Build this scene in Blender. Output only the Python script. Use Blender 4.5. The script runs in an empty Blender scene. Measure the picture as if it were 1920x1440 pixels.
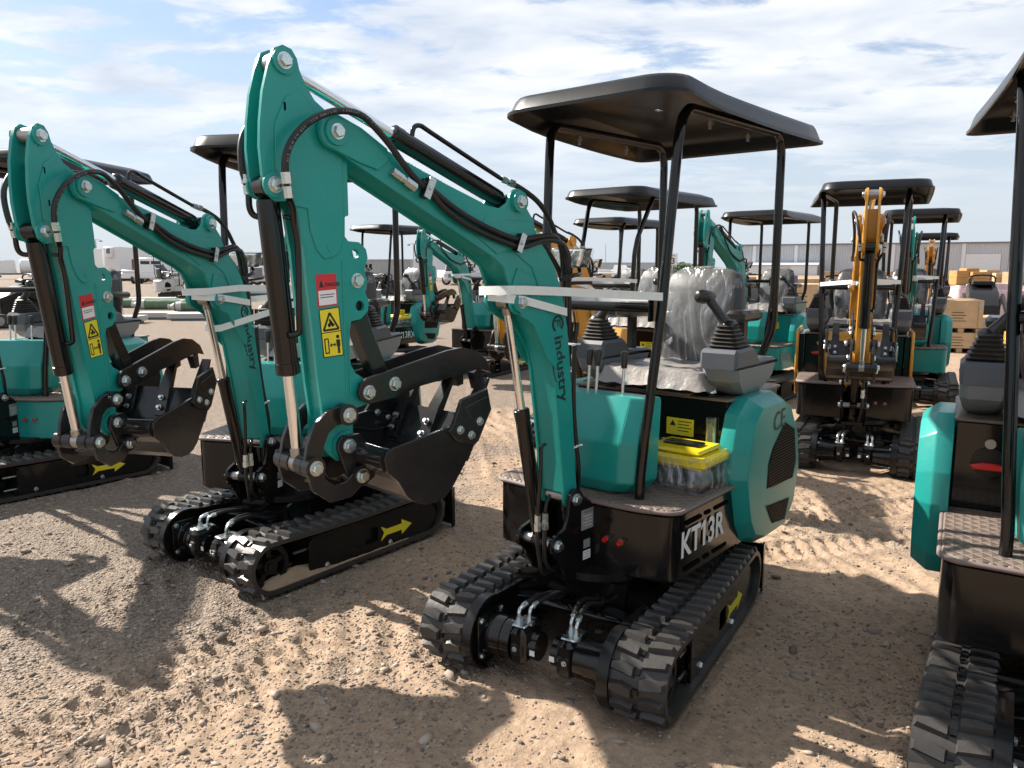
import bpy, bmesh, math, random
import numpy as np
from mathutils import Vector, Matrix
from mathutils.geometry import tessellate_polygon
R = math.radians
random.seed(7)
SC = bpy.context.scene
COL = SC.collection

# ------------------------------------------------------------------ camera
CAM_H = 1.5
cd = bpy.data.cameras.new('camera')
cd.sensor_width = 36.0
cd.lens = 36.0 * 1442.0 / 1920.0
cd.clip_start = 0.05
cd.clip_end = 6000.0
cam = bpy.data.objects.new('camera', cd)
cam.location = (0, 0, CAM_H)
cam.rotation_euler = (R(90 - 8.56), 0, 0)
COL.objects.link(cam)
SC.camera = cam

# ------------------------------------------------------------------ sun and sky
SUN_TO = Vector((-1.15, 0.68, 1.0)).normalized()        # towards the sun
sd = bpy.data.lights.new('sun', 'SUN')
sd.energy = 4.3
sd.angle = R(0.6)
sd.color = (1.0, 0.93, 0.83)
sun = bpy.data.objects.new('sun', sd)
sun.rotation_euler = (-SUN_TO).to_track_quat('-Z', 'Y').to_euler()
sun.location = (-8, 5, 9)
COL.objects.link(sun)

world = bpy.data.worlds.new('World')
SC.world = world
world.use_nodes = True
def build_world():
    nt = world.node_tree
    nt.nodes.clear()
    N = nt.nodes.new
    L = nt.links.new
    out = N('ShaderNodeOutputWorld')
    bg = N('ShaderNodeBackground')
    bg.inputs['Strength'].default_value = 0.085
    L(bg.outputs[0], out.inputs[0])
    sky = N('ShaderNodeTexSky')
    sky.sky_type = 'NISHITA'
    sky.sun_disc = False
    sky.sun_elevation = math.asin(SUN_TO.z)
    sky.sun_rotation = math.atan2(SUN_TO.x, SUN_TO.y)
    sky.altitude = 350
    sky.air_density = 1.0
    sky.dust_density = 0.7
    sky.ozone_density = 1.5
    tc = N('ShaderNodeTexCoord')
    sep = N('ShaderNodeSeparateXYZ')
    L(tc.outputs['Generated'], sep.inputs[0])
    def math_(op, a, b=None, clamp=False):
        m = N('ShaderNodeMath'); m.operation = op; m.use_clamp = clamp
        for i, v in enumerate((a, b)):
            if v is None: continue
            if isinstance(v, (int, float)): m.inputs[i].default_value = v
            else: L(v, m.inputs[i])
        return m.outputs[0]
    zz = math_('ADD', math_('MAXIMUM', sep.outputs[2], 0.0), 0.10)
    px = math_('DIVIDE', sep.outputs[0], zz)
    py = math_('DIVIDE', sep.outputs[1], zz)
    cmb = N('ShaderNodeCombineXYZ')
    L(px, cmb.inputs[0]); L(py, cmb.inputs[1])
    def noise(scale, detail, rough, dist, mscale, rot, off):
        mp = N('ShaderNodeMapping')
        mp.inputs['Scale'].default_value = mscale
        mp.inputs['Rotation'].default_value = (0, 0, rot)
        mp.inputs['Location'].default_value = off
        L(cmb.outputs[0], mp.inputs[0])
        n = N('ShaderNodeTexNoise')
        n.inputs['Scale'].default_value = scale
        n.inputs['Detail'].default_value = detail
        n.inputs['Roughness'].default_value = rough
        n.inputs['Distortion'].default_value = dist
        L(mp.outputs[0], n.inputs['Vector'])
        return n.outputs['Fac']
    big = noise(0.62, 4, 0.5, 0.2, (1, 1.25, 1), R(25), (11.3, 3.7, 0))
    fine = noise(2.4, 7, 0.60, 0.25, (1, 1.35, 1), R(28), (3.1, 4.4, 0))
    s = math_('ADD', math_('MULTIPLY', big, 0.46), math_('MULTIPLY', fine, 0.54))
    mr = N('ShaderNodeMapRange'); mr.interpolation_type = 'SMOOTHSTEP'
    mr.inputs['From Min'].default_value = 0.405
    mr.inputs['From Max'].default_value = 0.495
    mr.inputs['To Min'].default_value = 0.12
    mr.inputs['To Max'].default_value = 0.95
    L(s, mr.inputs['Value'])
    # thin whitish veil low down, as real air shows it all round the horizon
    veil = N('ShaderNodeMapRange'); veil.interpolation_type = 'SMOOTHSTEP'
    veil.inputs['From Min'].default_value = -0.02
    veil.inputs['From Max'].default_value = 0.40
    veil.inputs['To Min'].default_value = 0.97
    veil.inputs['To Max'].default_value = 0.0
    L(sep.outputs[2], veil.inputs['Value'])
    # cloud tone: bright tops and blue grey thick parts
    tone = N('ShaderNodeMapRange')
    tone.inputs['From Min'].default_value = 0.36
    tone.inputs['From Max'].default_value = 0.66
    tone.inputs['To Min'].default_value = 1.0
    tone.inputs['To Max'].default_value = 0.0
    L(noise(1.5, 4, 0.6, 0.3, (1, 1.4, 1), R(25), (9.1, 4.4, 0)), tone.inputs['Value'])
    cc = N('ShaderNodeMixRGB')
    cc.inputs['Color1'].default_value = (3.1, 3.45, 4.0, 1)
    cc.inputs['Color2'].default_value = (4.6, 4.7, 4.8, 1)
    L(tone.outputs[0], cc.inputs['Fac'])
    skm = N('ShaderNodeMixRGB'); skm.blend_type = 'MULTIPLY'; skm.inputs['Fac'].default_value = 1
    skm.inputs['Color2'].default_value = (0.62, 0.66, 0.72, 1)
    L(sky.outputs[0], skm.inputs['Color1'])
    m1 = N('ShaderNodeMixRGB')
    L(veil.outputs[0], m1.inputs['Fac'])
    L(skm.outputs[0], m1.inputs['Color1'])
    m1.inputs['Color2'].default_value = (3.05, 3.35, 3.7, 1)
    m2 = N('ShaderNodeMixRGB')
    hz = N('ShaderNodeMapRange'); hz.interpolation_type = 'SMOOTHSTEP'
    hz.inputs['From Min'].default_value = 0.02
    hz.inputs['From Max'].default_value = 0.22
    L(sep.outputs[2], hz.inputs['Value'])
    L(math_('MULTIPLY', mr.outputs[0], hz.outputs[0]), m2.inputs['Fac'])
    L(m1.outputs[0], m2.inputs['Color1'])
    L(cc.outputs[0], m2.inputs['Color2'])
    L(m2.outputs[0], bg.inputs['Color'])
build_world()
SC.view_settings.view_transform = 'Standard'
SC.view_settings.look = 'None'
SC.view_settings.exposure = 1.42
SC.view_settings.gamma = 1.0
SC.render.engine = 'CYCLES'
SC.cycles.use_denoising = True
SC.cycles.use_adaptive_sampling = True
SC.cycles.adaptive_threshold = 0.02
SC.cycles.max_bounces = 6
SC.cycles.diffuse_bounces = 3
SC.cycles.glossy_bounces = 3
SC.cycles.transmission_bounces = 4
SC.cycles.transparent_max_bounces = 10

# ------------------------------------------------------------------ materials
MATS = {}
def _nodes(name):
    m = bpy.data.materials.new(name)
    m.use_nodes = True
    nt = m.node_tree
    b = nt.nodes['Principled BSDF']
    return m, nt, b
def setin(b, k, v):
    if k in b.inputs: b.inputs[k].default_value = v
def surf(name, rgb, rough=0.5, metal=0.0, coat=0.0, var=0.0, vscale=4.0, bump=0.0, bscale=60.0,
         dust=0.0, dustcol=(0.36, 0.27, 0.19), spec=0.5, rvar=0.0, dscale=3.0):
    """painted / plastic / metal surface with colour mottling, dust film and fine relief"""
    if name in MATS: return MATS[name]
    m, nt, b = _nodes(name)
    N = nt.nodes.new; L = nt.links.new
    setin(b, 'Base Color', (*rgb, 1)); setin(b, 'Roughness', rough); setin(b, 'Metallic', metal)
    setin(b, 'Coat Weight', coat); setin(b, 'Coat Roughness', 0.08); setin(b, 'Specular IOR Level', spec)
    tc = N('ShaderNodeTexCoord')
    col = None
    if var or dust or rvar:
        n = N('ShaderNodeTexNoise'); n.inputs['Scale'].default_value = vscale
        n.inputs['Detail'].default_value = 7; n.inputs['Roughness'].default_value = 0.65
        L(tc.outputs['Object'], n.inputs['Vector'])
    if var:
        mr = N('ShaderNodeMapRange'); mr.inputs['To Min'].default_value = 1 - var; mr.inputs['To Max'].default_value = 1 + var
        mr.inputs['From Min'].default_value = .3; mr.inputs['From Max'].default_value = .7
        L(n.outputs['Fac'], mr.inputs['Value'])
        mx = N('ShaderNodeMixRGB'); mx.blend_type = 'MULTIPLY'; mx.inputs['Fac'].default_value = 1
        mx.inputs['Color1'].default_value = (*rgb, 1)
        L(mr.outputs[0], mx.inputs['Color2'])
        col = mx.outputs[0]
    if dust:
        n2 = N('ShaderNodeTexNoise'); n2.inputs['Scale'].default_value = dscale; n2.inputs['Detail'].default_value = 9
        n2.inputs['Roughness'].default_value = 0.7
        L(tc.outputs['Object'], n2.inputs['Vector'])
        mr2 = N('ShaderNodeMapRange'); mr2.inputs['From Min'].default_value = .38; mr2.inputs['From Max'].default_value = .72
        mr2.inputs['To Min'].default_value = dust * 0.25; mr2.inputs['To Max'].default_value = dust
        L(n2.outputs['Fac'], mr2.inputs['Value'])
        mx2 = N('ShaderNodeMixRGB'); mx2.inputs['Color2'].default_value = (*dustcol, 1)
        if col: L(col, mx2.inputs['Color1'])
        else: mx2.inputs['Color1'].default_value = (*rgb, 1)
        L(mr2.outputs[0], mx2.inputs['Fac'])
        col = mx2.outputs[0]
        rr = N('ShaderNodeMath'); rr.operation = 'MULTIPLY_ADD'
        rr.inputs[1].default_value = 0.6; rr.inputs[2].default_value = rough
        L(mr2.outputs[0], rr.inputs[0]); L(rr.outputs[0], b.inputs['Roughness'])
    elif rvar:
        mr3 = N('ShaderNodeMapRange'); mr3.inputs['To Min'].default_value = max(.02, rough - rvar); mr3.inputs['To Max'].default_value = rough + rvar
        mr3.inputs['From Min'].default_value = .3; mr3.inputs['From Max'].default_value = .7
        L(n.outputs['Fac'], mr3.inputs['Value']); L(mr3.outputs[0], b.inputs['Roughness'])
    if col: L(col, b.inputs['Base Color'])
    if bump:
        nb = N('ShaderNodeTexNoise'); nb.inputs['Scale'].default_value = bscale; nb.inputs['Detail'].default_value = 4
        L(tc.outputs['Object'], nb.inputs['Vector'])
        bp = N('ShaderNodeBump'); bp.inputs['Strength'].default_value = bump; bp.inputs['Distance'].default_value = 0.004
        L(nb.outputs['Fac'], bp.inputs['Height']); L(bp.outputs[0], b.inputs['Normal'])
    MATS[name] = m
    return m
TEAL = surf('teal_paint', (0.0, 0.262, 0.238), 0.30, 0, 0.12, var=0.09, vscale=2.5, bump=0.14, bscale=60, dust=0.07, spec=0.36, dscale=3.5)
ORANGE = surf('orange_paint', (0.57, 0.265, 0.020), 0.32, 0, 0.3, var=0.07, bump=0.10, bscale=90, dust=0.06)
GREYP = surf('grey_paint', (0.45, 0.45, 0.43), 0.4, 0, 0.2, var=0.05, dust=0.1)
BLACK = surf('black_gloss_paint', (0.005, 0.005, 0.0055), 0.12, 0, 0.15, bump=0.03, bscale=40, dust=0.008, spec=0.33)
BLACKS = surf('black_satin_paint', (0.008, 0.008, 0.009), 0.26, 0, 0.05, bump=0.08, bscale=120, dust=0.012, spec=0.28)
BKT = surf('bucket_black', (0.014, 0.014, 0.015), 0.16, 0.0, 0.08, bump=0.08, bscale=50, dust=0.02, var=0.3, spec=0.38, dscale=8)
RUBBER = surf('track_rubber', (0.022, 0.022, 0.023), 0.36, 0, 0, bump=0.2, bscale=60, dust=0.13, dscale=5, spec=0.4, dustcol=(.30, .24, .19))
HOSE = surf('hose_rubber', (0.010, 0.010, 0.011), 0.42, 0, 0, bump=0.1, bscale=300, dust=0.02, spec=0.4)
CANOPY = surf('canopy_plastic', (0.009, 0.010, 0.0115), 0.30, 0, 0.0, bump=0.08, bscale=14, var=0.2, vscale=2, spec=0.26)
SLATE = surf('console_slate', (0.062, 0.074, 0.092), 0.42, 0, 0, bump=0.06, bscale=400, dust=0.06)
CGREY = surf('console_grey', (0.17, 0.19, 0.205), 0.42, 0, 0, bump=0.06, bscale=400, dust=0.08)
BOOT = surf('boot_rubber', (0.012, 0.012, 0.013), 0.5, 0, 0, dust=0.08)
KNOB = surf('knob_plastic', (0.012, 0.012, 0.012), 0.32, 0, 0.1, dust=0.03)
CHROME = surf('chrome_rod', (0.72, 0.74, 0.76), 0.20, 1.0, 0, rvar=0.04, vscale=20)
ZINC = surf('zinc_bolt', (0.58, 0.63, 0.63), 0.30, 1.0, 0, rvar=0.12, vscale=60, bump=0.15, bscale=200)
STEEL = surf('dull_steel', (0.36, 0.35, 0.34), 0.35, 1.0, 0, rvar=0.1, vscale=40)
STRAP = surf('white_strap', (0.70, 0.73, 0.72), 0.45, 0, 0, var=0.05, vscale=30)
YEL = surf('yellow_plastic', (0.72, 0.56, 0.012), 0.30, 0, 0.1, dust=0.03)
YDEC = surf('yellow_sticker', (0.74, 0.63, 0.02), 0.4, dust=0.04)
RDEC = surf('red_sticker', (0.52, 0.018, 0.03), 0.4, dust=0.04)
WDEC = surf('white_sticker', (0.72, 0.74, 0.76), 0.4, dust=0.05)
BDEC = surf('black_print', (0.012, 0.012, 0.012), 0.5)
DDEC = surf('dark_green_print', (0.003, 0.018, 0.018), 0.45)
GDEC = surf('grey_sticker', (0.23, 0.24, 0.25), 0.35, dust=0.08)
REDP = surf('red_plastic', (0.55, 0.015, 0.012), 0.35)
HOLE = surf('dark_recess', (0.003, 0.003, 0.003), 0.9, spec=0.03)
GRILLE = surf('grille_mesh', (0.010, 0.011, 0.012), 0.45, spec=0.2)
LENS = surf('lamp_lens', (0.75, 0.77, 0.78), 0.12, 0.85, 0.2, bump=0.9, bscale=28)
FOAM = surf('seat_vinyl', (0.040, 0.044, 0.050), 0.5, bump=0.3, bscale=30, dust=0.08)
DIRTTOP = surf('dusty_black_plate', (0.02, 0.019, 0.018), 0.35, 0, 0.1, dust=0.62, dscale=2.2, bump=0.05)
SAND = None
def mat_quilt():
    m, nt, b = _nodes('quilted_mat')
    N = nt.nodes.new; L = nt.links.new
    tc = N('ShaderNodeTexCoord'); mp = N('ShaderNodeMapping')
    mp.inputs['Rotation'].default_value = (0, 0, R(45)); mp.inputs['Scale'].default_value = (27, 27, 27)
    L(tc.outputs['Object'], mp.inputs[0])
    sp = N('ShaderNodeSeparateXYZ'); L(mp.outputs[0], sp.inputs[0])
    def tri(o):
        f = N('ShaderNodeMath'); f.operation = 'PINGPONG'; f.inputs[1].default_value = 0.5; L(o, f.inputs[0]); return f.outputs[0]
    mn = N('ShaderNodeMath'); mn.operation = 'MINIMUM'; L(tri(sp.outputs[0]), mn.inputs[0]); L(tri(sp.outputs[1]), mn.inputs[1])
    st = N('ShaderNodeMath'); st.operation = 'LESS_THAN'; st.inputs[1].default_value = 0.022; L(mn.outputs[0], st.inputs[0])
    mx = N('ShaderNodeMixRGB'); mx.inputs['Color1'].default_value = (0.125, 0.090, 0.076, 1); mx.inputs['Color2'].default_value = (0.30, 0.25, 0.21, 1)
    L(st.outputs[0], mx.inputs['Fac'])
    n = N('ShaderNodeTexNoise'); n.inputs['Scale'].default_value = 5; n.inputs['Detail'].default_value = 8; L(tc.outputs['Object'], n.inputs['Vector'])
    mr = N('ShaderNodeMapRange'); mr.inputs['From Min'].default_value = .35; mr.inputs['From Max'].default_value = .75; mr.inputs['To Max'].default_value = .35; L(n.outputs['Fac'], mr.inputs['Value'])
    m2 = N('ShaderNodeMixRGB'); m2.inputs['Color2'].default_value = (0.33, 0.26, 0.2, 1); L(mr.outputs[0], m2.inputs['Fac']); L(mx.outputs[0], m2.inputs['Color1'])
    L(m2.outputs[0], b.inputs['Base Color']); setin(b, 'Roughness', 0.5)
    sq = N('ShaderNodeMath'); sq.operation = 'POWER'; sq.inputs[1].default_value = 0.5; L(mn.outputs[0], sq.inputs[0])
    bp = N('ShaderNodeBump'); bp.inputs['Strength'].default_value = 0.8; bp.inputs['Distance'].default_value = 0.012
    L(sq.outputs[0], bp.inputs['Height']); L(bp.outputs[0], b.inputs['Normal'])
    return m
QUILT = mat_quilt()
def mat_film(name, clear=0.6, sc=7.0, bd=0.006):
    """thin wrinkled polythene: mostly see-through, a little milky, sharp glossy creases"""
    m = bpy.data.materials.new(name); m.use_nodes = True
    nt = m.node_tree; nt.nodes.clear(); N = nt.nodes.new; L = nt.links.new
    out = N('ShaderNodeOutputMaterial')
    tr = N('ShaderNodeBsdfTransparent'); tr.inputs[0].default_value = (0.95, 0.955, 0.96, 1)
    df = N('ShaderNodeBsdfDiffuse'); df.inputs[0].default_value = (0.80, 0.81, 0.82, 1)
    gl = N('ShaderNodeBsdfGlossy'); gl.inputs['Roughness'].default_value = 0.15; gl.inputs[0].default_value = (1, 1, 1, 1)
    tc = N('ShaderNodeTexCoord')
    mp = N('ShaderNodeMapping'); mp.inputs['Scale'].default_value = (1.5, 1.5, 0.6); mp.inputs['Rotation'].default_value = (R(14), R(9), 0); L(tc.outputs['Object'], mp.inputs[0])
    def ridge(scale, dist):
        n = N('ShaderNodeTexNoise'); n.inputs['Scale'].default_value = scale; n.inputs['Detail'].default_value = 2.5; n.inputs['Distortion'].default_value = dist
        L(mp.outputs[0], n.inputs['Vector'])
        a = N('ShaderNodeMath'); a.operation = 'SUBTRACT'; a.inputs[1].default_value = .5; L(n.outputs['Fac'], a.inputs[0])
        b = N('ShaderNodeMath'); b.operation = 'ABSOLUTE'; L(a.outputs[0], b.inputs[0])
        c = N('ShaderNodeMath'); c.operation = 'POWER'; c.inputs[1].default_value = .6; L(b.outputs[0], c.inputs[0])
        return c.outputs[0]
    r1 = ridge(sc, 1.4); r2 = ridge(sc*2.7, 0.8)
    ad = N('ShaderNodeMath'); ad.operation = 'MULTIPLY_ADD'; ad.inputs[1].default_value = 0.3; L(r2, ad.inputs[0]); L(r1, ad.inputs[2])
    bp = N('ShaderNodeBump'); bp.inputs['Strength'].default_value = 1.0; bp.inputs['Distance'].default_value = bd
    L(ad.outputs[0], bp.inputs['Height']); L(bp.outputs[0], gl.inputs['Normal']); L(bp.outputs[0], df.inputs['Normal'])
    mx0 = N('ShaderNodeMixShader'); mx0.inputs[0].default_value = .5; L(df.outputs[0], mx0.inputs[1]); L(gl.outputs[0], mx0.inputs[2])
    mr = N('ShaderNodeMapRange'); mr.inputs['From Min'].default_value = .0; mr.inputs['From Max'].default_value = .35
    mr.inputs['To Min'].default_value = min(1, 1 - clear + 0.22); mr.inputs['To Max'].default_value = max(.03, 1 - clear - 0.06)
    L(r1, mr.inputs['Value'])
    mx = N('ShaderNodeMixShader'); L(mr.outputs[0], mx.inputs[0]); L(tr.outputs[0], mx.inputs[1]); L(mx0.outputs[0], mx.inputs[2])
    L(mx.outputs[0], out.inputs[0])
    return m
FILM = mat_film('clear_film', 0.96, 3.4, 0.014)
FILM2 = mat_film('crumpled_film', 0.88, 7.0, 0.014)

# ------------------------------------------------------------------ mesh helpers
class G:
    """collects shapes into one mesh; each face carries a material slot"""
    def __init__(s, sharp=42):
        s.sharp = sharp
        s.v = []; s.f = []; s.m = []; s.mats = []
    def slot(s, mat):
        if mat not in s.mats: s.mats.append(mat)
        return s.mats.index(mat)
    def add(s, vs, fs, mat):
        k = len(s.v); i = s.slot(mat)
        s.v += [tuple(p) for p in vs]
        for f in fs:
            s.f.append(tuple(k + q for q in f)); s.m.append(i)
        return s
    def prism(s, poly, a0, a1, mat, axis='y', bev=0.0, holes=()):
        """extrude a polygon; axis y: poly=(x,z); axis z: poly=(x,y); axis x: poly=(y,z)"""
        poly = list(poly)
        ar = sum(poly[i][0]*poly[(i+1) % len(poly)][1] - poly[(i+1) % len(poly)][0]*poly[i][1] for i in range(len(poly)))
        if ar < 0: poly.reverse()
        def P(p, a):
            return {'y': (p[0], a, p[1]), 'z': (p[0], p[1], a), 'x': (a, p[0], p[1])}[axis]
        if a0 > a1: a0, a1 = a1, a0
        n = len(poly)
        flip = (axis == 'y')
        vs = []; fs = []
        if holes:
            loops = [poly] + [list(h) for h in holes]
            flat = [q for l in loops for q in l]
            tris = tessellate_polygon([[Vector((q[0], q[1], 0)) for q in l] for l in loops])
            N0 = len(flat)
            vs = [P(q, a0) for q in flat] + [P(q, a1) for q in flat]
            for t in tris:
                fs.append(tuple(t)); fs.append(tuple(N0 + q for q in reversed(t)))
            o = 0
            for l in loops:
                k = len(l)
                for i in range(k):
                    j = (i + 1) % k
                    fs.append((o+i, o+j, N0+o+j, N0+o+i))
                o += k
            bm = bmesh.new()
            bv = [bm.verts.new(q) for q in vs]
            for f in fs:
                try: bm.faces.new([bv[q] for q in f])
                except ValueError: pass
            bmesh.ops.recalc_face_normals(bm, faces=bm.faces)
            bm.verts.index_update()
            fs = [[q.index for q in f.verts] for f in bm.faces]
            bm.free()
            return s.add(vs, fs, mat)
        if bev > 0:
            ins = []
            for i in range(n):
                p0, p1, p2 = Vector(poly[i-1]), Vector(poly[i]), Vector(poly[(i+1) % n])
                d1 = (p1-p0); d2 = (p2-p1)
                if d1.length < 1e-9 or d2.length < 1e-9: ins.append(tuple(p1)); continue
                d1.normalize(); d2.normalize()
                nn = Vector((-d1.y - d2.y, d1.x + d2.x))
                l = nn.length
                if l < 1e-6: ins.append(tuple(p1)); continue
                nn /= l
                c = max(0.5, nn.dot(Vector((-d1.y, d1.x))))
                ins.append(tuple(p1 + nn * (bev / c)))
            rings = [(ins, a0), (poly, a0+bev), (poly, a1-bev), (ins, a1)]
        else:
            rings = [(poly, a0), (poly, a1)]
        for pl, a in rings: vs += [P(q, a) for q in pl]
        for k in range(len(rings)-1):
            for i in range(n):
                j = (i+1) % n
                f = (k*n+i, k*n+j, (k+1)*n+j, (k+1)*n+i)
                fs.append(f[::-1] if flip else f)
        b = tuple(range(n)); t = tuple((len(rings)-1)*n + i for i in range(n))
        fs.append(b if flip else b[::-1]); fs.append(t[::-1] if flip else t)
        return s.add(vs, fs, mat)
    def box(s, x0, x1, y0, y1, z0, z1, mat, bev=0.0, r=0.0):
        if r > 0: pl = rrect(x0, x1, y0, y1, r)
        elif bev > 0: pl = rrect(x0, x1, y0, y1, bev, 1)
        else: pl = [(x0, y0), (x1, y0), (x1, y1), (x0, y1)]
        return s.prism(pl, z0, z1, mat, 'z', bev)
    def cyl(s, p0, p1, r0, mat, r1=None, n=20, caps=True):
        p0 = Vector(p0); p1 = Vector(p1); r1 = r0 if r1 is None else r1
        return s.lathe([(0, r0), ((p1-p0).length, r1)], p0, p1-p0, mat, n, caps)
    def lathe(s, prof, o, ax, mat, n=20, caps=True):
        """profile of (distance along axis, radius)"""
        o = Vector(o); ax = Vector(ax).normalized()
        u = ax.orthogonal().normalized(); w = ax.cross(u)
        vs = []; fs = []
        for d, r in prof:
            for i in range(n):
                a = 2*math.pi*i/n
                vs.append(o + ax*d + u*(r*math.cos(a)) + w*(r*math.sin(a)))
        for k in range(len(prof)-1):
            for i in range(n):
                j = (i+1) % n
                fs.append((k*n+i, k*n+j, (k+1)*n+j, (k+1)*n+i))
        if caps:
            fs.append(tuple(reversed(range(n)))); fs.append(tuple((len(prof)-1)*n+i for i in range(n)))
        return s.add(vs, fs, mat)
    def tube(s, pts, r, mat, n=10, smooth=0, caps=True):
        pts = [Vector(p) for p in pts]
        if smooth: pts = catmull(pts, smooth)
        m = len(pts); n = max(n, 9)
        vs = []; fs = []
        t0 = (pts[1]-pts[0]).normalized(); u = t0.orthogonal().normalized()
        for k in range(m):
            t = (pts[min(k+1, m-1)] - pts[max(k-1, 0)])
            t = t.normalized() if t.length > 1e-9 else t0
            u = (u - t*u.dot(t))
            u = u.normalized() if u.length > 1e-6 else t.orthogonal().normalized()
            w = t.cross(u)
            for i in range(n):
                a = 2*math.pi*i/n
                vs.append(pts[k] + u*(r*math.cos(a)) + w*(r*math.sin(a)))
        for k in range(m-1):
            for i in range(n):
                j = (i+1) % n
                fs.append((k*n+i, k*n+j, (k+1)*n+j, (k+1)*n+i))
        if caps:
            fs.append(tuple(reversed(range(n)))); fs.append(tuple((m-1)*n+i for i in range(n)))
        return s.add(vs, fs, mat)
    def bolt(s, p, ax, r, mat, h=None, washer=True):
        ax = Vector(ax).normalized(); p = Vector(p); h = h or r*0.75
        q = p
        if washer:
            s.lathe([(0, r*1.28), (r*0.14, r*1.28)], p, ax, mat, 16); q = p + ax*(r*0.14)
        s.lathe([(0, r), (h*0.82, r), (h, r*0.86)], q, ax, mat, 6)
        return s
    def sheet(s, rows, mat, closed=False, flip=False):
        """grid of points"""
        nr = len(rows); nc = len(rows[0])
        vs = [p for r_ in rows for p in r_]; fs = []
        for i in range(nr-1):
            for j in range(nc if closed else nc-1):
                k = (j+1) % nc
                f = (i*nc+j, i*nc+k, (i+1)*nc+k, (i+1)*nc+j)
                fs.append(f[::-1] if flip else f)
        return s.add(vs, fs, mat)
    def loft(s, rings, mat, caps=True):
        n = len(rings[0]); vs = [p for r_ in rings for p in r_]; fs = []
        for k in range(len(rings)-1):
            for i in range(n):
                j = (i+1) % n
                fs.append((k*n+i, k*n+j, (k+1)*n+j, (k+1)*n+i))
        if caps:
            fs.append(tuple(reversed(range(n)))); fs.append(tuple((len(rings)-1)*n+i for i in range(n)))
        return s.add(vs, fs, mat)
    def band(s, pts, up, w, th, mat, closed=False):
        """flat strap following points, width along up"""
        pts = [Vector(p) for p in pts]; up = Vector(up).normalized()
        rings = []
        m = len(pts)
        for k in range(m):
            a = pts[(k-1) % m] if closed else pts[max(k-1, 0)]
            b = pts[(k+1) % m] if closed else pts[min(k+1, m-1)]
            t = (b-a).normalized(); nn = t.cross(up).normalized()
            rings.append([pts[k]+up*w/2+nn*th/2, pts[k]-up*w/2+nn*th/2, pts[k]-up*w/2-nn*th/2, pts[k]+up*w/2-nn*th/2])
        if closed: rings.append(rings[0])
        return s.loft(rings, mat, caps=not closed)
    def text(s, body, o, right, up, h, mat, wscale=1.0, depth=0.0015, center=False, bold=0.0):
        vs, fs, wd = text_mesh(body, bold)
        o = Vector(o); right = Vector(right).normalized(); up = Vector(up).normalized(); nn = right.cross(up)
        ox = -wd*0.5 if center else 0
        s.add([o + right*((x+ox)*h*wscale) + up*(y*h) + nn*(z*depth) for x, y, z in vs], fs, mat)
        return s
    def mesh(s, name, fix=True):
        me = bpy.data.meshes.new(name)
        me.from_pydata([tuple(p) for p in s.v], [], s.f)
        for m in s.mats: me.materials.append(m)
        me.polygons.foreach_set('material_index', s.m)
        if fix:
            bm = bmesh.new(); bm.from_mesh(me)
            bmesh.ops.recalc_face_normals(bm, faces=bm.faces)
            bm.to_mesh(me); bm.free()
        me.polygons.foreach_set('use_smooth', [True]*len(me.polygons))
        me.set_sharp_from_angle(angle=R(s.sharp))
        me.update()
        return me
_TXT = {}
def text_mesh(body, bold=0.0):
    if (body, bold) in _TXT: return _TXT[(body, bold)]
    cu = bpy.data.curves.new('lettering', 'FONT'); cu.body = body; cu.size = 1.4; cu.offset = bold; cu.resolution_u = 3
    ob = bpy.data.objects.new('lettering', cu); COL.objects.link(ob)
    dg = bpy.context.evaluated_depsgraph_get(); ev = ob.evaluated_get(dg); me = ev.to_mesh()
    vs = [tuple(v.co) for v in me.vertices]; fs = [tuple(p.vertices) for p in me.polygons]
    ev.to_mesh_clear(); bpy.data.objects.remove(ob); bpy.data.curves.remove(cu)
    x0 = min(v[0] for v in vs); x1 = max(v[0] for v in vs)
    vs = [(v[0]-x0, v[1], 1.0) for v in vs]
    _TXT[(body, bold)] = (vs, fs, x1-x0)
    return _TXT[(body, bold)]
def rrect(x0, x1, y0, y1, r, n=4):
    pts = []
    for cx, cy, a0 in ((x1-r, y0+r, -90), (x1-r, y1-r, 0), (x0+r, y1-r, 90), (x0+r, y0+r, 180)):
        for i in range(n+1):
            a = R(a0 + 90*i/n); pts.append((cx+r*math.cos(a), cy+r*math.sin(a)))
    return pts
def arc(cx, cy, r, a0, a1, n=6):
    return [(cx+r*math.cos(R(a0+(a1-a0)*i/n)), cy+r*math.sin(R(a0+(a1-a0)*i/n))) for i in range(n+1)]
def circ(cx, cy, r, n=14): return arc(cx, cy, r, 0, 360*(n-1)/n, n-1)
def catmull(pts, k):
    pts = [Vector(p) for p in pts]; out = []
    for i in range(len(pts)-1):
        p0 = pts[max(i-1, 0)]; p1 = pts[i]; p2 = pts[i+1]; p3 = pts[min(i+2, len(pts)-1)]
        for j in range(k):
            t = j/k
            out.append(0.5*((2*p1)+(p2-p0)*t+(2*p0-5*p1+4*p2-p3)*t*t+(3*p1-p0-3*p2+p3)*t**3))
    out.append(pts[-1]); return out
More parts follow.
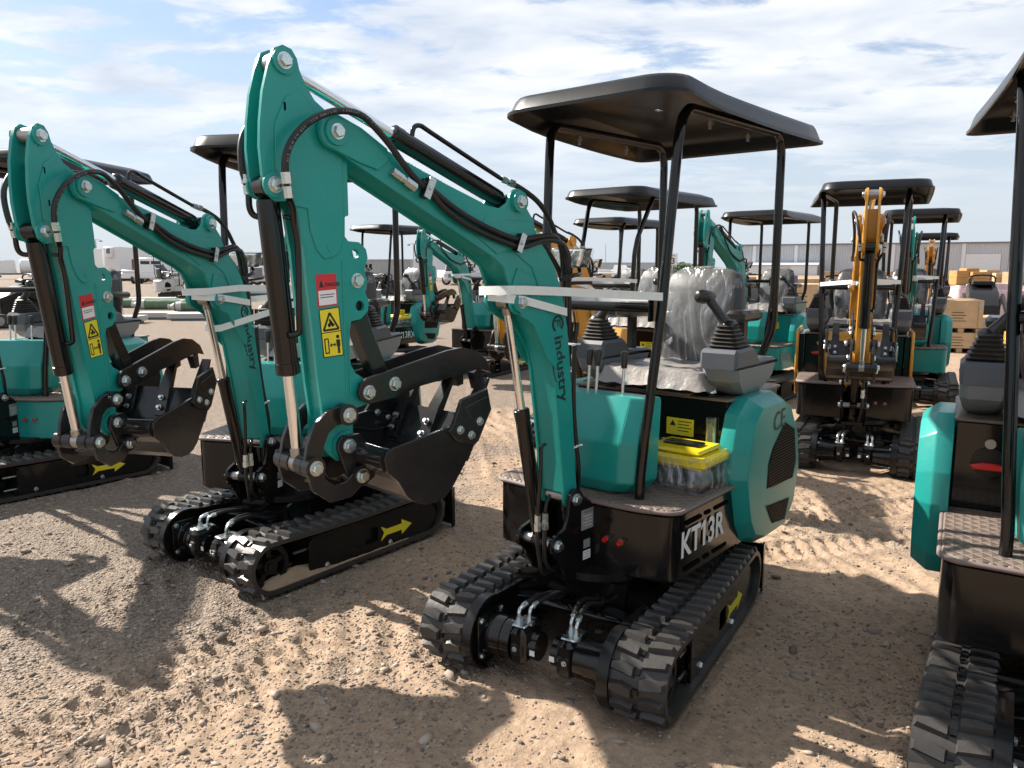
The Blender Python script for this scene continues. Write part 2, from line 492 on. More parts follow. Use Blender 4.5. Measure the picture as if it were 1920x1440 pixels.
def ribbon(pts, w, n=6):
    """flat plate outline of constant width round a centre line, with round ends"""
    pts = [Vector((p[0], p[1])) for p in pts]
    L_ = []; R_ = []
    for i, p in enumerate(pts):
        t = (pts[min(i+1, len(pts)-1)]-pts[max(i-1, 0)]).normalized(); q = Vector((-t.y, t.x))
        L_.append(p+q*w/2); R_.append(p-q*w/2)
    t = (pts[-1]-pts[-2]); a = math.degrees(math.atan2(t.y, t.x))
    e1 = arc(pts[-1].x, pts[-1].y, w/2, a+90, a-90, n)
    t = (pts[0]-pts[1]); a = math.degrees(math.atan2(t.y, t.x))
    e0 = arc(pts[0].x, pts[0].y, w/2, a+90, a-90, n)
    return [tuple(p) for p in L_[1:-1]] + e1 + [tuple(p) for p in reversed(R_[1:-1])] + e0
def link(ob, parent=None):
    COL.objects.link(ob)
    if parent is not None: ob.parent = parent
    return ob
def tag(ob, label=None, cat=None, group=None, kind=None):
    if label: ob['label'] = label
    if cat: ob['category'] = cat
    if group: ob['group'] = group
    if kind: ob['kind'] = kind
    return ob
def thing(name, loc=(0, 0, 0), rotz=0.0, **kw):
    e = bpy.data.objects.new(name, None); e.location = loc; e.rotation_euler = (0, 0, rotz); e.empty_display_size = 0.2
    link(e); tag(e, **kw); return e
def part(name, g, parent, mat4=None):
    me = g if isinstance(g, bpy.types.Mesh) else g.mesh(name)
    o = bpy.data.objects.new(name, me); link(o, parent)
    if mat4 is not None: o.matrix_local = mat4
    return o
# ------------------------------------------------------------------ mini excavator
# frames: T tracks, U slewing house, B swing bracket, A boom and arm, CB/CR boom cylinder barrel and rod
SX, SY = 0.12, -0.06                     # swing pin of the boom in the house frame
FOOT = (0.076, 0.637); BFOOT = (0.180, 0.480)
ARMTOP = (1.202, 2.015); BOOMARM = (1.072, 1.856); BCTOP = (1.243, 1.709); ARMCYL = (0.368, 1.718)
BMCYL = (0.363, 1.386); BCLOW = (1.182, 0.967); LINKP = (1.072, 1.098); PIV = (1.062, 1.006)
BL = (1.034, 0.918); TH = (0.986, 1.149); TH2 = (0.894, 1.164)
YB_ = (0, 1, 0)
FRX, RRX, TR, TZ = 0.43, -0.58, 0.125, 0.143    # sprocket, idler, belt radius, axle height

def track_path(s):
    """point, tangent angle round the belt loop; s in metres"""
    top = FRX - RRX; semi = math.pi*TR
    per = 2*top + 2*semi; s %= per
    if s < top:
        sag = -0.010*math.sin(math.pi*s/top)
        return FRX - s, TZ+TR+sag, 180.0
    s -= top
    if s < semi:
        a = 90 + 180*s/semi; return RRX+TR*math.cos(R(a)), TZ+TR*math.sin(R(a)), a+90
    s -= semi
    if s < top: return RRX+s, TZ-TR, 0.0
    s -= top
    a = -90 + 180*s/semi
    return FRX+TR*math.cos(R(a)), TZ+TR*math.sin(R(a)), a+90
PER = 2*(FRX-RRX) + 2*math.pi*TR

def g_belt(side):
    g = G(); c = 0.385*side; w = 0.1
    n = 96; rings = []
    for i in range(n):
        x, z, a = track_path(PER*i/n); nx, nz = math.sin(R(a)), -math.cos(R(a))
        rings.append([(x, c-w, z), (x-nx*0.020, c-w, z-nz*0.020), (x-nx*0.020, c+w, z-nz*0.020), (x, c+w, z)])
    rings.append(rings[0]); g.loft(rings, RUBBER, caps=False)
    nl = 44
    for row in (0, 1):
        for i in range(nl):
            s0 = PER*(i + 0.5*row)/nl
            d = 1 if row else -1
            pr = []
            for (ds, dy, hh) in ((-.024, .009, 0), (.016, .009, 0), (.026, .050, 0), (.020, .097, 0), (-.011, .097, 0), (-.018, .050, 0),
                                 (-.017, .014, 1), (.009, .014, 1), (.018, .050, 1), (.012, .088, 1), (-.005, .088, 1), (-.011, .050, 1)):
                x, z, a = track_path(s0 + ds); nx, nz = math.sin(R(a)), -math.cos(R(a))
                hgt = 0.018*hh - 0.002*(1-hh)
                pr.append((x+nx*hgt, c + d*dy, z+nz*hgt))
            g.add(pr, [(0, 1, 7, 6), (1, 2, 8, 7), (2, 3, 9, 8), (3, 4, 10, 9), (4, 5, 11, 10), (5, 0, 6, 11), (6, 7, 8, 9, 10, 11)], RUBBER)
    for i in range(nl*2):                                   # steel cores showing between the lug rows
        x, z, a = track_path(PER*i/(nl*2)); nx, nz = math.sin(R(a)), -math.cos(R(a)); tx, tz = math.cos(R(a)), math.sin(R(a))
        if i % 2: continue
        pr = []
        for hh in (-.002, .007):
            k = .012 if hh < 0 else .009
            for sx_, sy_ in ((-1, -1), (1, -1), (1, 1), (-1, 1)):
                pr.append((x+tx*k*sx_+nx*hh, c+.008*sy_, z+tz*k*sx_+nz*hh))
        g.add(pr, [(0, 1, 5, 4), (1, 2, 6, 5), (2, 3, 7, 6), (3, 0, 4, 7), (4, 5, 6, 7)], BLACKS)
    return g
def g_wheel(side, x, r, spokes):
    g = G(); y0, y1 = (0.415*side, 0.445*side)
    o = (x, y0, TZ)
    ring_o = circ(x, TZ, r, 28); ring_i = circ(x, TZ, r-.024, 28)
    g.prism(ring_o, y0, y1, BLACKS, 'y', holes=[ring_i])
    g.cyl((x, y0-.02*side, TZ), (x, y1+.008*side, TZ), .036, BLACKS, n=20)
    g.cyl((x, y1+.008*side, TZ), (x, y1+.016*side, TZ), .02, BLACKS, n=14)
    for k in range(spokes):
        a = 2*math.pi*k/spokes + .3
        ca, sa = math.cos(a), math.sin(a)
        g.prism([(x+ca*.03-sa*.011, TZ+sa*.03+ca*.011), (x+ca*.03+sa*.011, TZ+sa*.03-ca*.011), (x+ca*(r-.02)+sa*.014, TZ+sa*(r-.02)-ca*.014), (x+ca*(r-.02)-sa*.014, TZ+sa*(r-.02)+ca*.014)], y0, y0+.022*side, BLACKS, 'y')
    g.cyl((x, .31*side, TZ), (x, y0, TZ), .05, BLACKS)
    return g
def g_trackframe(side):
    g = G()
    y = lambda a: a*side
    g.prism([(.22, .065), (.22, .205), (-.48, .205), (-.56, .165), (-.56, .10), (-.48, .065)], y(.30), y(.435), BLACKS, 'y')
    hole = rrect(-.215, -.125, .085, .165, .015, 3)
    g.prism([(.225, .028), (.225, .20), (.20, .217), (-.52, .217), (-.62, .19), (-.66, .13), (-.64, .06), (-.60, .028)], y(.452), y(.463), BLACK, 'y', holes=[hole])
    g.box(-.62, .225, min(y(.40), y(.463)), max(y(.40), y(.463)), .2175, .224, BLACK)
    for k in range(3):
        g.cyl((-.40+.3*k, y(.33), .045), (-.40+.3*k, y(.45), .045), .040, BLACKS, n=18)
    for zz in (.08, .165):
        g.cyl((.225, y(.44), zz), (.30, y(.44), zz), .007, STEEL, n=8)
    return g
def g_arrow(side):
    g = G(); p = []
    for q in ((-.26, .115), (-.28, .10), (-.395, .10), (-.395, .078), (-.455, .118), (-.395, .155), (-.395, .134), (-.28, .134), (-.235, .155), (-.255, .128)):
        p.append(q)
    g.prism([(-.235, .078), (-.275, .10), (-.385, .10), (-.385, .075), (-.46, .117), (-.385, .158), (-.385, .134), (-.275, .134), (-.235, .156), (-.257, .117)], .4635*side, .4647*side, YDEC, 'y')
    return g
def g_motor(side):
    g = G(); y = lambda a: a*side
    pl = arc(FRX, TZ, .138, -80, 110, 16) + [(.18, .262), (.06, .215), (.06, .12), (.14, .07), (.30, .02)]
    g.prism(pl, y(.268), y(.284), BLACK, 'y', bev=.003)
    rim = ribbon(arc(FRX, TZ, .134, -80, 112, 18) + [(.17, .255)], .010)
    g.prism(rim, y(.250), y(.290), BLACKS, 'y')
    g.prism(rrect(FRX-.088, FRX+.088, TZ-.088, TZ+.088, .02), y(.245), y(.268), BLACK, 'y', bev=.003)
    g.lathe([(0, .082), (.03, .082), (.032, .078), (.075, .078), (.077, .074), (.115, .074)], (FRX, y(.245), TZ), (0, -side, 0), BLACK, 24)
    g.box(FRX-.070, FRX+.070, min(y(.062), y(.132)), max(y(.062), y(.132)), TZ-.066, TZ+.070, BLACK, bev=.016)
    g.cyl((FRX, y(.064), TZ-.004), (FRX, y(.030), TZ-.004), .052, BLACK, n=20)
    g.box(FRX-.05, FRX+.05, min(y(.072), y(.128)), max(y(.072), y(.128)), TZ+.0702, TZ+.079, ZINC, bev=.004)
    g.box(FRX+.051, FRX+.0535, min(y(.030), y(.05)), max(y(.030), y(.05)), TZ-.02, TZ+.0, WDEC)
    g.box(FRX+.05, FRX+.075, min(y(.07), y(.12)), max(y(.07), y(.12)), TZ-.03, TZ+.02, BLACKS, bev=.006)
    return g
def g_motorbolts(side):
    g = G()
    for sx_, sz_ in ((1, 1), (1, -1), (-1, 1), (-1, -1)):
        g.bolt((FRX+.068*sx_, .245*side, TZ+.068*sz_), (0, -side, 0), .010, ZINC)
    g.bolt((FRX+.076, .10*side, TZ+.0), (1, 0, 0), .008, ZINC)
    return g
def g_fitting(side, k):
    g = G(); yy = (.085 + .032*k)*side; x = FRX + (.012 if k else -.012)
    z0 = TZ+.064
    g.cyl((x, yy, z0), (x, yy, z0+.012), .019, ZINC, n=16)
    g.lathe([(0, .012), (.016, .012), (.016, .008), (.028, .008)], (x, yy, z0+.012), (0, 0, 1), ZINC, 6)
    g.tube([(x, yy, z0+.035), (x, yy, z0+.046), (x-.008, yy, z0+.058), (x-.022, yy-.003*side, z0+.064)], .0075, ZINC, 9, 4)
    g.tube([(x-.020, yy-.003*side, z0+.0635), (x-.042, yy-.007*side, z0+.067)], .0105, ZINC, 10)
    return g
def g_motorhose(side, k):
    g = G(); yy = (.085 + .032*k)*side; x = FRX + (.012 if k else -.012); z0 = TZ+.064
    g.tube([(x-.040, yy-.007*side, z0+.067), (x-.09, yy-.018*side, z0+.072), (x-.17, yy-.03*side, z0+.062), (x-.26, yy-.02*side, z0+.03), (x-.36, yy*.4, z0+.02)], .0098, HOSE, 9, 5)
    return g
def g_centre():
    g = G()
    g.prism([(.13, .17), (.13, .30), (.08, .325), (-.50, .325), (-.55, .30), (-.55, .17)], -.17, .17, BLACK, 'y', bev=.006)
    g.lathe([(0, .20), (.03, .20)], (-.0, 0, .318), (0, 0, 1), BLACKS, 30)
    for s in (1, -1):
        for x0, x1 in ((.09, .19), (-.50, -.50)):
            g.prism([(x0-.11, .16*s), (x0+.02, .16*s), (x1+.02, .305*s), (x1-.10, .305*s)], .12, .27, BLACK, 'z', bev=.006)
        g.prism([(.10, .0), (.16, .0), (.25, .29*s), (.19, .29*s)], .17, .215, BLACK, 'z', bev=.004)
    g.cyl((.20, -.30, .19), (.20, .30, .19), .020, BLACK, n=14)
    g.cyl((-.44, -.30, .14), (-.44, .30, .14), .022, BLACK, n=14)
    return g
def g_blade():
    g = G()
    prof = [(-.79, .02), (-.775, .10), (-.775, .17), (-.79, .235), (-.80, .235), (-.788, .17), (-.788, .10), (-.803, .015)]
    g.prism(prof, -.475, .475, BLACK, 'y')
    for s in (1, -1):
        g.prism([(-.78, .07), (-.78, .16), (-.40, .20), (-.40, .15)], .20*s, .235*s, BLACK, 'y', bev=.003)
    g.box(-.80, -.775, -.478, -.470, .01, .245, BLACK); g.box(-.80, -.775, .470, .478, .01, .245, BLACK)
    return g

# ---- house
def plan_platform(o=0.0):
    l, r = .365+o, -.475-o
    f = [(-.50, l), (-.10, l-.004)] + arc(.0, l-.075, .07, 82, 10, 5) + [(.092+o, .20), (.098+o, .0), (.098+o, -.20), (.088+o, -.36)] + arc(.018+o, r+.07, .07, -8, -85, 5) + [(-.10, r), (-.50, r)]
    return f
def g_platform(PL):
    g = G()
    g.prism(plan_platform(), .338, .597, PL, 'z', bev=.006)
    # left and right skirt plates running back under the hood
    for y0, y1 in ((.352, .3655), (-.4755, -.462)):
        g.prism([(-.499, .338), (-.499, .597), (-.545, .597), (-.565, .50), (-.62, .40), (-.66, .338)], y0, y1, PL, 'y')
    g.box(-1.02, -.50, -.46, .33, .338, .60, BLACKS)
    return g
SLOTS = [(x0, x1, z) for z in (.575, .395) for x0, x1 in ((-.155, -.02), (-.235, -.185), (-.395, -.265))]
def g_slot(x0, x1, z):
    g = G(); g.prism(rrect(x0, x1, z-.028, z-.012, .007, 3), .3652, .3662, HOLE, 'y'); return g
def g_model(txt, col):
    g = G()
    g.text(txt, (.012, .3668, .432), (-1, 0, 0), (0, 0, 1), .100, col, wscale=.93, depth=.0006, bold=0.034)
    if '1' in txt:                                           # the flag of the printed 1
        k = txt.index('1'); xl = text_mesh(txt[:k+1], 0.034)[2] - text_mesh('1', 0.034)[2]
        pl = [(xl+.02, .985), (xl-.20, .80), (xl-.20, .64), (xl+.02, .80)]
        g.prism([(.012-p[0]*.100*.93, .432+p[1]*.100) for p in pl], .3669, .3674, col, 'y')
    return g
def g_mat():
    g = G()
    pl = plan_platform(.006)
    g.prism(pl, .598, .620, QUILT, 'z', bev=.008)
    return g
def g_matpipe():
    g = G()
    pl = plan_platform(.008)
    g.tube([(p[0], p[1], .609) for p in catmull([(q[0], q[1], 0) for q in pl], 3)], .0085, surf('mat_piping', (.16, .12, .115), .6, dust=.2), 8)
    return g
def g_seatbox(P, full):
    g = G()
    col = P if full else BLACK
    g.box(-1.06, -.50, -.463, .30, .598, .945, col, bev=.006)
    return g
def g_boxtop():
    g = G()
    g.prism(rrect(-1.07, -.485, -.47, .315, .02), .9455, .957, DIRTTOP, 'z', bev=.003)
    g.prism(rrect(-.80, -.47, -.24, .14, .02), .9575, .968, DIRTTOP, 'z', bev=.003)
    return g
def hood_outline(k):
    pts = [(-.405, .64), (-.47, .43), (-.53, .345), (-.66, .300), (-.93, .300), (-1.04, .40), (-1.09, .58), (-1.05, .76), (-.93, .92), (-.82, .962), (-.56, .962), (-.47, .90), (-.42, .76)]
    cx = sum(p[0] for p in pts)/len(pts); cz = sum(p[1] for p in pts)/len(pts)
    return [(cx+(p[0]-cx)*k, cz+(p[1]-cz)*k) for p in pts]
def g_hood(P, side):
    g = G()
    y0, y1, y2 = (.302, .375, .425) if side > 0 else (-.466, -.535, -.58)
    rings = []
    for y, k in ((y0, 1.0), (y1-.012*(1 if side > 0 else -1), 1.0), (y2, .875)):
        rings.append([(p[0], y, p[1]) for p in hood_outline(k)])
    g.loft(rings, P)
    bm = bmesh.new(); vs = [bm.verts.new(v) for v in g.v]
    for f in g.f: bm.faces.new([vs[i] for i in f])
    bmesh.ops.recalc_face_normals(bm, faces=bm.faces)
    bmesh.ops.bevel(bm, geom=list(bm.edges), offset=.006, segments=2, affect='EDGES', profile=.6)
    g2 = G(22); bm.verts.index_update()
    g2.add([tuple(v.co) for v in bm.verts], [[v.index for v in f.verts] for f in bm.faces], P); bm.free()
    return g2
def g_sidepanel(P, side):
    g = G(); y0, y1 = (.303, .372) if side > 0 else (-.536, -.466)
    g.prism([(-.46, .62), (-.46, .93), (-.50, .985), (-.98, .985), (-1.06, .93), (-1.10, .62), (-1.05, .42), (-.62, .40)], y0+.045*(side > 0), y1-.045*(side < 0), P, 'y', bev=.006)
    g.prism([(-.475, .61), (-.475, .945), (-1.02, .945), (-1.02, .61)], y0, y1-.030*(side > 0)+.0, BLACK, 'y', bev=.004) if side > 0 else g.prism([(-.475, .61), (-.475, .945), (-1.02, .945), (-1.02, .61)], y0+.030, y1, BLACK, 'y', bev=.004)
    return g
def g_grille(side, quad):
    """dark recess plate with a hexagon mesh in front"""
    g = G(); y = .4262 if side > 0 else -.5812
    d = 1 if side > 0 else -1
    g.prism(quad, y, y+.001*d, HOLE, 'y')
    rimw = .012
    cx = sum(p[0] for p in quad)/len(quad); cz = sum(p[1] for p in quad)/len(quad)
    xs = [p[0] for p in quad]; zs = [p[1] for p in quad]
    def inside(x, z):
        c = False; n = len(quad)
        for i in range(n):
            x0, z0 = quad[i]; x1, z1 = quad[i-1]
            if (z0 > z) != (z1 > z) and x < (x1-x0)*(z-z0)/(z1-z0)+x0: c = not c
        return c
    p = .0145; row = 0; z = min(zs)
    vs = []; fs = []
    while z < max(zs):
        x = min(xs) + (p/2 if row % 2 else 0)
        while x < max(xs):
            if inside(x, z):
                k = len(vs)
                for rr_, yy in ((p*.577, .0022), (p*.44, .0022)):
                    for i in range(6):
                        a = R(30+60*i); vs.append((x+rr_*math.cos(a), y+yy*d, z+rr_*math.sin(a)))
                for i in range(6):
                    j = (i+1) % 6; fs.append((k+i, k+j, k+6+j, k+6+i))
            x += p
        z += p*.866; row += 1
    g.add(vs, fs, GRILLE)
    return g
GU = [(-.655, .56), (-.965, .545), (-.995, .62), (-.955, .775), (-.83, .825), (-.70, .73), (-.66, .67)]
GL = [(-.655, .48), (-.93, .455), (-.89, .365), (-.735, .385)]
def g_rear(P):
    g = G()
    g.prism([(-1.00, -.50), (-1.00, .34), (-1.06, .34), (-1.13, .22), (-1.15, -.08), (-1.13, -.38), (-1.06, -.50)], .31, .90, P, 'z', bev=.03)
    return g
def g_ce():
    g = G()
    g.text('CE', (-.70, .4275, .80), (-1, 0, 0.1), (0, 0, 1), .085, DDEC, wscale=.95, depth=.0006)
    return g
def g_knee(P):
    g = G(); c = SY
    def ring(z, x, w, xb, wb, ch):
        return [(xb, c-wb, z), (x-.03, c-w-ch*.4, z), (x, c-w+ch*.6, z), (x, c+w-ch*.6, z), (x-.03, c+w+ch*.4, z), (xb, c+wb, z)]
    rings = [ring(.625, .006, .135, -.14, .20, .05), ring(.675, .034, .190, -.14, .235, .06), ring(.83, .036, .200, -.14, .24, .06), ring(.985, -.034, .200, -.15, .24, .06), ring(1.0, -.042, .196, -.15, .236, .06)]
    g.loft(rings, P)
    bm = bmesh.new(); vs = [bm.verts.new(v) for v in g.v]
    for f in g.f: bm.faces.new([vs[i] for i in f])
    bmesh.ops.recalc_face_normals(bm, faces=bm.faces)
    bmesh.ops.bevel(bm, geom=list(bm.edges), offset=.003, segments=2, affect='EDGES')
    bm.verts.index_update(); g2 = G(18)
    g2.add([tuple(v.co) for v in bm.verts], [[v.index for v in f.verts] for f in bm.faces], P); bm.free()
    return g2
def g_lever(y, x=-.10):
    g = G()
    g.cyl((x, y, .97), (x-.01, y, 1.12), .006, CHROME, n=10)
    g.lathe([(0, .010), (.008, .013), (.055, .0165), (.066, .013), (.069, .006)], (x-.0095, y, 1.105), (-.06, 0, 1), KNOB, 14)
    return g
def g_seat():
    g = G()
    g.box(-.92, -.46, -.28, .19, .972, 1.05, FOAM, bev=.025, r=.07)
    return g
def g_backrest():
    g = G()
    rows = []
    for z, w, t, xo in ((1.03, .185, .04, 0), (1.10, .205, .05, 0), (1.25, .215, .055, -.015), (1.40, .205, .05, -.04), (1.47, .18, .04, -.055), (1.495, .13, .02, -.06)):
        ring = [(-.93+xo+t*math.cos(a)*1.0, SY+.01+ (w-.04)*(1 if math.sin(a) > 0 else -1)*(0 if abs(math.sin(a)) < .01 else 1) + .04*math.sin(a), z) for a in [2*math.pi*(i+.5)/16 for i in range(16)]]
        rows.append(ring)
    g.loft(rows, FOAM)
    return g
def wrinkle(rows, amp, seed):
    rnd = random.Random(seed); out = []
    ph = [(rnd.uniform(6, 30), rnd.uniform(6, 30), rnd.uniform(0, 6.28), rnd.uniform(.4, 1)) for _ in range(7)]
    for r_ in rows:
        rr = []
        for (x, y, z, nx, ny, nz) in r_:
            h = sum(a*math.sin(fx*(y+z*.3)+fz*z*.6+p_) for fx, fz, p_, a in ph)/3.5
            h = abs(h)**.7*(1 if h > 0 else -.5)
            rr.append((x+nx*h*amp, y+ny*h*amp, z+nz*h*amp))
        out.append(rr)
    return out
def g_seatfilm():
    g = G(); c = SY+.01; rows = []
    n = 44
    prof = []
    for i in range(27):
        z = 1.02+.485*i/26; q = max(0, (z-1.40)/.105)
        w = .222-.022*(z-1.02)/.4 - .095*(1-math.sqrt(max(0, 1-min(q, .98)**2)))/.8; t = .062-.03*q*q
        prof.append((z, w, t, -.06*max(0, (i-9)/17)))
    for z, w, t, xo in prof:
        r_ = []
        for i in range(n):
            a = 2*math.pi*i/n
            ca, sa = math.cos(a), math.sin(a)
            x = -.93+xo+t*(abs(ca)**.6)*(1 if ca > 0 else -1); y = c+w*(abs(sa)**.45)*(1 if sa > 0 else -1)
            r_.append((x, y, z, ca, sa, 0))
        rows.append(r_)
    rows = wrinkle(rows, .009, 3)
    g.sheet(rows, FILM, closed=True)
    top = rows[-1]; g.add(top + [(-.99, c, 1.512)], [(i, (i+1) % n, n) for i in range(n)], FILM)
    return g
def g_cushfilm():
    g = G(); rows = []
    rnd = random.Random(5)
    nx, ny = 30, 30
    for i in range(nx):
        r_ = []
        for j in range(ny):
            x = -.95+.53*i/(nx-1); y = -.32+.55*j/(ny-1)
            e = min(x+.95, -.42-x, y+.32, .23-y)
            z = 1.060 - (.070*max(0, (.035-e)/.035)**.8) + .006*math.sin(40*x+9*y)*math.sin(31*y-7*x) + .003*math.sin(70*y+22*x)
            r_.append((x, y, z))
        rows.append(r_)
    g.sheet(rows, mat_dustfilm())
    return g
_DF = []
def mat_dustfilm():
    if not _DF: _DF.append(surf('dusty_white_film', (.22, .22, .23), .20, 0, .25, dust=.6, dustcol=(.33, .26, .19), dscale=5, bump=1.0, bscale=30))
    return _DF[0]
def g_console(side):
    """tapered faceted pod; lower half light grey, upper half slate"""
    g = G(26); c = SY
    y0, y1 = (c+.245, c+.40) if side > 0 else (c-.40, c-.245)
    def ring(z, xf, xb, ins):
        a, b = y0+ins, y1-ins
        return [(xf, a+.025, z), (xf, b-.025, z), (xf-.03, b, z), (xb+.03, b, z), (xb, b-.02, z), (xb, a+.02, z), (xb+.03, a, z), (xf-.03, a, z)]
    lo = [ring(.958, -.61, -.79, .028), ring(.985, -.55, -.85, .012), ring(1.03, -.49, -.905, .0), ring(1.082, -.468, -.925, -.004)]
    prof = [(-.466, 1.083), (-.470, 1.150), (-.482, 1.166), (-.645, 1.170), (-.675, 1.155), (-.715, 1.112), (-.895, 1.106), (-.925, 1.090), (-.930, 1.083)]
    g.prism(prof, y0-.006, y1+.006, SLATE, 'y', bev=.012)
    g.loft(lo, CGREY)
    return g
def g_boot(side):
    g = G(); c = SY + (.322*side)
    prof = []
    rings = []
    for i in range(13):
        z = 1.169 + .0082*i; w = .074 - .0034*i + (.006 if i % 2 else -.004)
        rings.append([(-.575+p[0]*1.0 + .002*i, c+p[1], z) for p in rrect(-w, w, -w*.92, w*.92, w*.35, 3)])
    g.loft(rings, BOOT)
    return g
def g_joystick(side):
    g = G(); c = SY+.322*side
    d = Vector((.06, -.62*side, .80)).normalized(); o = Vector((-.556, c+.004*side, 1.255))
    g.lathe([(-.01, .040), (.012, .036), (.022, .024), (.05, .0205), (.10, .019), (.15, .021), (.165, .020)], o, d, KNOB, 18)
    e = o + d*.158
    g.lathe([(-.034, .010), (-.026, .022), (-.005, .029), (.025, .031), (.048, .029), (.060, .020), (.063, .008)], e, Vector((.80, -.28*side, .05)), KNOB, 20)
    return g
def g_armrest(side):
    g = G(); c = SY+.285*side
    g.box(-.92, -.70, c-.045, c+.045, 1.265, 1.315, KNOB, bev=.014)
    g.box(-.82, -.775, c-.016, c+.016, 1.10, 1.267, BLACKS, bev=.003)
    return g
def g_post(side, bent, dz=0.0):
    g = G(); c = SY-.005; c2 = 0.0
    fb, ft, ry = c+.24*side, c+.305*side, c2+.292*side
    fm = c+.265*side
    zt = 2.088+dz
    if not bent:
        pts = [(-.005, fb, .60), (-.008, fb, .70), (-.022, fb+.012*side, .90), (-.075, fm+.01*side, 1.35), (-.125, ft-.01*side, zt-.13), (-.14, ft-.004*side, zt-.04), (-.185, ft, zt)]
    else:
        pts = [(-.04, fb, .60), (-.04, fb, .9), (-.05, fm, 1.62), (-.09, fm, 1.74), (-.22, ft, zt-.07), (-.27, ft, zt)]
    pts += [(-.55, (ft+ry)/2, zt), (-.92, ry, zt), (-.965, ry, zt-.025), (-.98, ry, zt-.08), (-.982, ry, 1.27), (-.978, ry-.005*side, 1.21), (-.955, ry-.05*side, 1.06), (-.945, ry-.062*side, .95)]
    fy = fb
    out = []
    P_ = [Vector(p) for p in pts]
    for i, p in enumerate(P_):                               # round the corners a little
        if 0 < i < len(P_)-1:
            a = (P_[i-1]-p); b = (P_[i+1]-p); k = min(.025, a.length*.3, b.length*.3)
            out += [p+a.normalized()*k, p+(a.normalized()+b.normalized())*k*.25, p+b.normalized()*k]
        else: out.append(p)
    g.tube(out, .019, BLACK, 14)
    g.box(-.03, .03, fy-.045, fy+.02, .597, .603, BLACK)
    return g
def g_crossbar():
    g = G(); c = SY-.005
    g.cyl((-.058, c-.262, 1.352), (-.058, c+.245, 1.352), .0195, BLACK, n=16)
    for s in (1, -1):
        g.box(-.10, -.03, c+.243*s-.004, c+.243*s+.004, 1.30, 1.395, BLACK, bev=.003)
    return g
def g_canopy(dz=0.0):
    g = G(); c = SY+.012
    def outl(ins, z, n=7):
        f, r_ = .195-ins, -1.13+ins
        wf, wr = .385-ins, .470-ins
        rf = max(.02, .13-ins*.5); rb = max(.02, .06-ins*.3)
        pts = []
        for (cx, cy, rad, a0) in ((f-rf, c+wf-rf, rf, 90), (r_+rb, c+wr-rb, rb, 180)):
            pass
        P_ = []
        for i in range(n+1):
            a = R(90 - 90*i/n); P_.append((f-rf+rf*math.cos(a), c+wf-rf+rf*math.sin(a)))
        for i in range(n+1):
            a = R(0 - 90*i/n); P_.append((f-rf+rf*math.cos(a), c-wf+rf+rf*math.sin(a)))
        for i in range(n+1):
            a = R(-90 - 90*i/n); P_.append((r_+rb+rb*math.cos(a), c-wr+rb+rb*math.sin(a)))
        for i in range(n+1):
            a = R(180 - 90*i/n); P_.append((r_+rb+rb*math.cos(a), c+wr-rb+rb*math.sin(a)))
        # subdivide the long sides so that the rim can dip
        Q = []
        for i, p in enumerate(P_):
            q = P_[(i+1) % len(P_)]
            d = math.hypot(p[0]-q[0], p[1]-q[1]); m = max(1, int(d/.12))
            for k in range(m): Q.append((p[0]+(q[0]-p[0])*k/m, p[1]+(q[1]-p[1])*k/m))
        out = []
        Q = [(x, y+.045*(x+1.13)/1.325+.04*(1-(x+1.13)/1.325)*0+.008) for x, y in Q]
        for x, y in Q:
            t = (x+1.13)/1.325
            up = min(1, max(0, (t-.72)/.24)); up = up*up*(3-2*up)       # the rim lifts towards the front
            side = min(1, max(0, (abs(y-c)-.30)/.10))
            out.append((x, y, z + dz + .026*up - .006*side*(1-up)*math.sin(math.pi*min(1, t/.7))))
        return out
    N_ = 0
    def eq(rings):
        n = min(len(r_) for r_ in rings)
        return rings
    base = outl(0, 2.058)
    def scale(k, z, zc=0.0):
        cx = -.4675
        res = []
        for x, y, zz in base:
            res.append((cx+(x-cx)*k, c+(y-c)*k, (zz-(2.058+dz))*(max(0, k-.80)/.2 if k < 1 else 1)+z+dz))
        return res
    outer = [scale(1.012, 2.048), scale(1.012, 2.060), scale(.992, 2.064), scale(.962, 2.108), scale(.945, 2.122), scale(.80, 2.150), scale(.74, 2.156), scale(.71, 2.149), scale(.40, 2.162), scale(.05, 2.166)]
    inner = [scale(.03, 2.156), scale(.40, 2.152), scale(.72, 2.139), scale(.76, 2.145), scale(.935, 2.112), scale(.95, 2.100), scale(.978, 2.058), scale(1.0, 2.050)]
    n = len(base)
    g.loft(outer + inner + [outer[0]], CANOPY, caps=False)
    return g
CBOLTS = [(x, SY-.005+yy*s_) for s_ in (1, -1) for x, yy in ((-.36, .306), (-.74, .300))]
def g_canopybolt(x, y, dz=0.0):
    g = G(); g.cyl((x, y, 2.035+dz), (x, y, 2.074+dz), .0075, STEEL, n=10); g.cyl((x, y, 2.052+dz), (x, y, 2.062+dz), .012, STEEL, n=6)
    return g
def g_gauge():
    g = G()
    g.box(-.5002, -.482, .212, .258, .735, .875, ZINC, bev=.004)
    g.box(-.4822, -.4805, .224, .246, .755, .83, GDEC)
    return g
def g_yellowlabel():
    g = G()
    g.box(-.4998, -.4985, .02, .15, .775, .85, YDEC)
    g.prism([(.035, .815), (.065, .815), (.05, .84)], -.4984, -.498, BDEC, 'x')
    for k in range(4): g.box(-.4984, -.498, .075, .14-.012*(k % 2), .835-.014*k, .839-.014*k, BDEC)
    return g
def g_cap():
    g = G()
    g.cyl((-.56, .20, .957), (-.56, .20, .964), .05, BLACK, n=24)
    g.lathe([(0, .018), (.004, .026), (.035, .026), (.042, .02)], (-.56, .20, .964), (0, 0, 1), CHROME, 20)
    return g
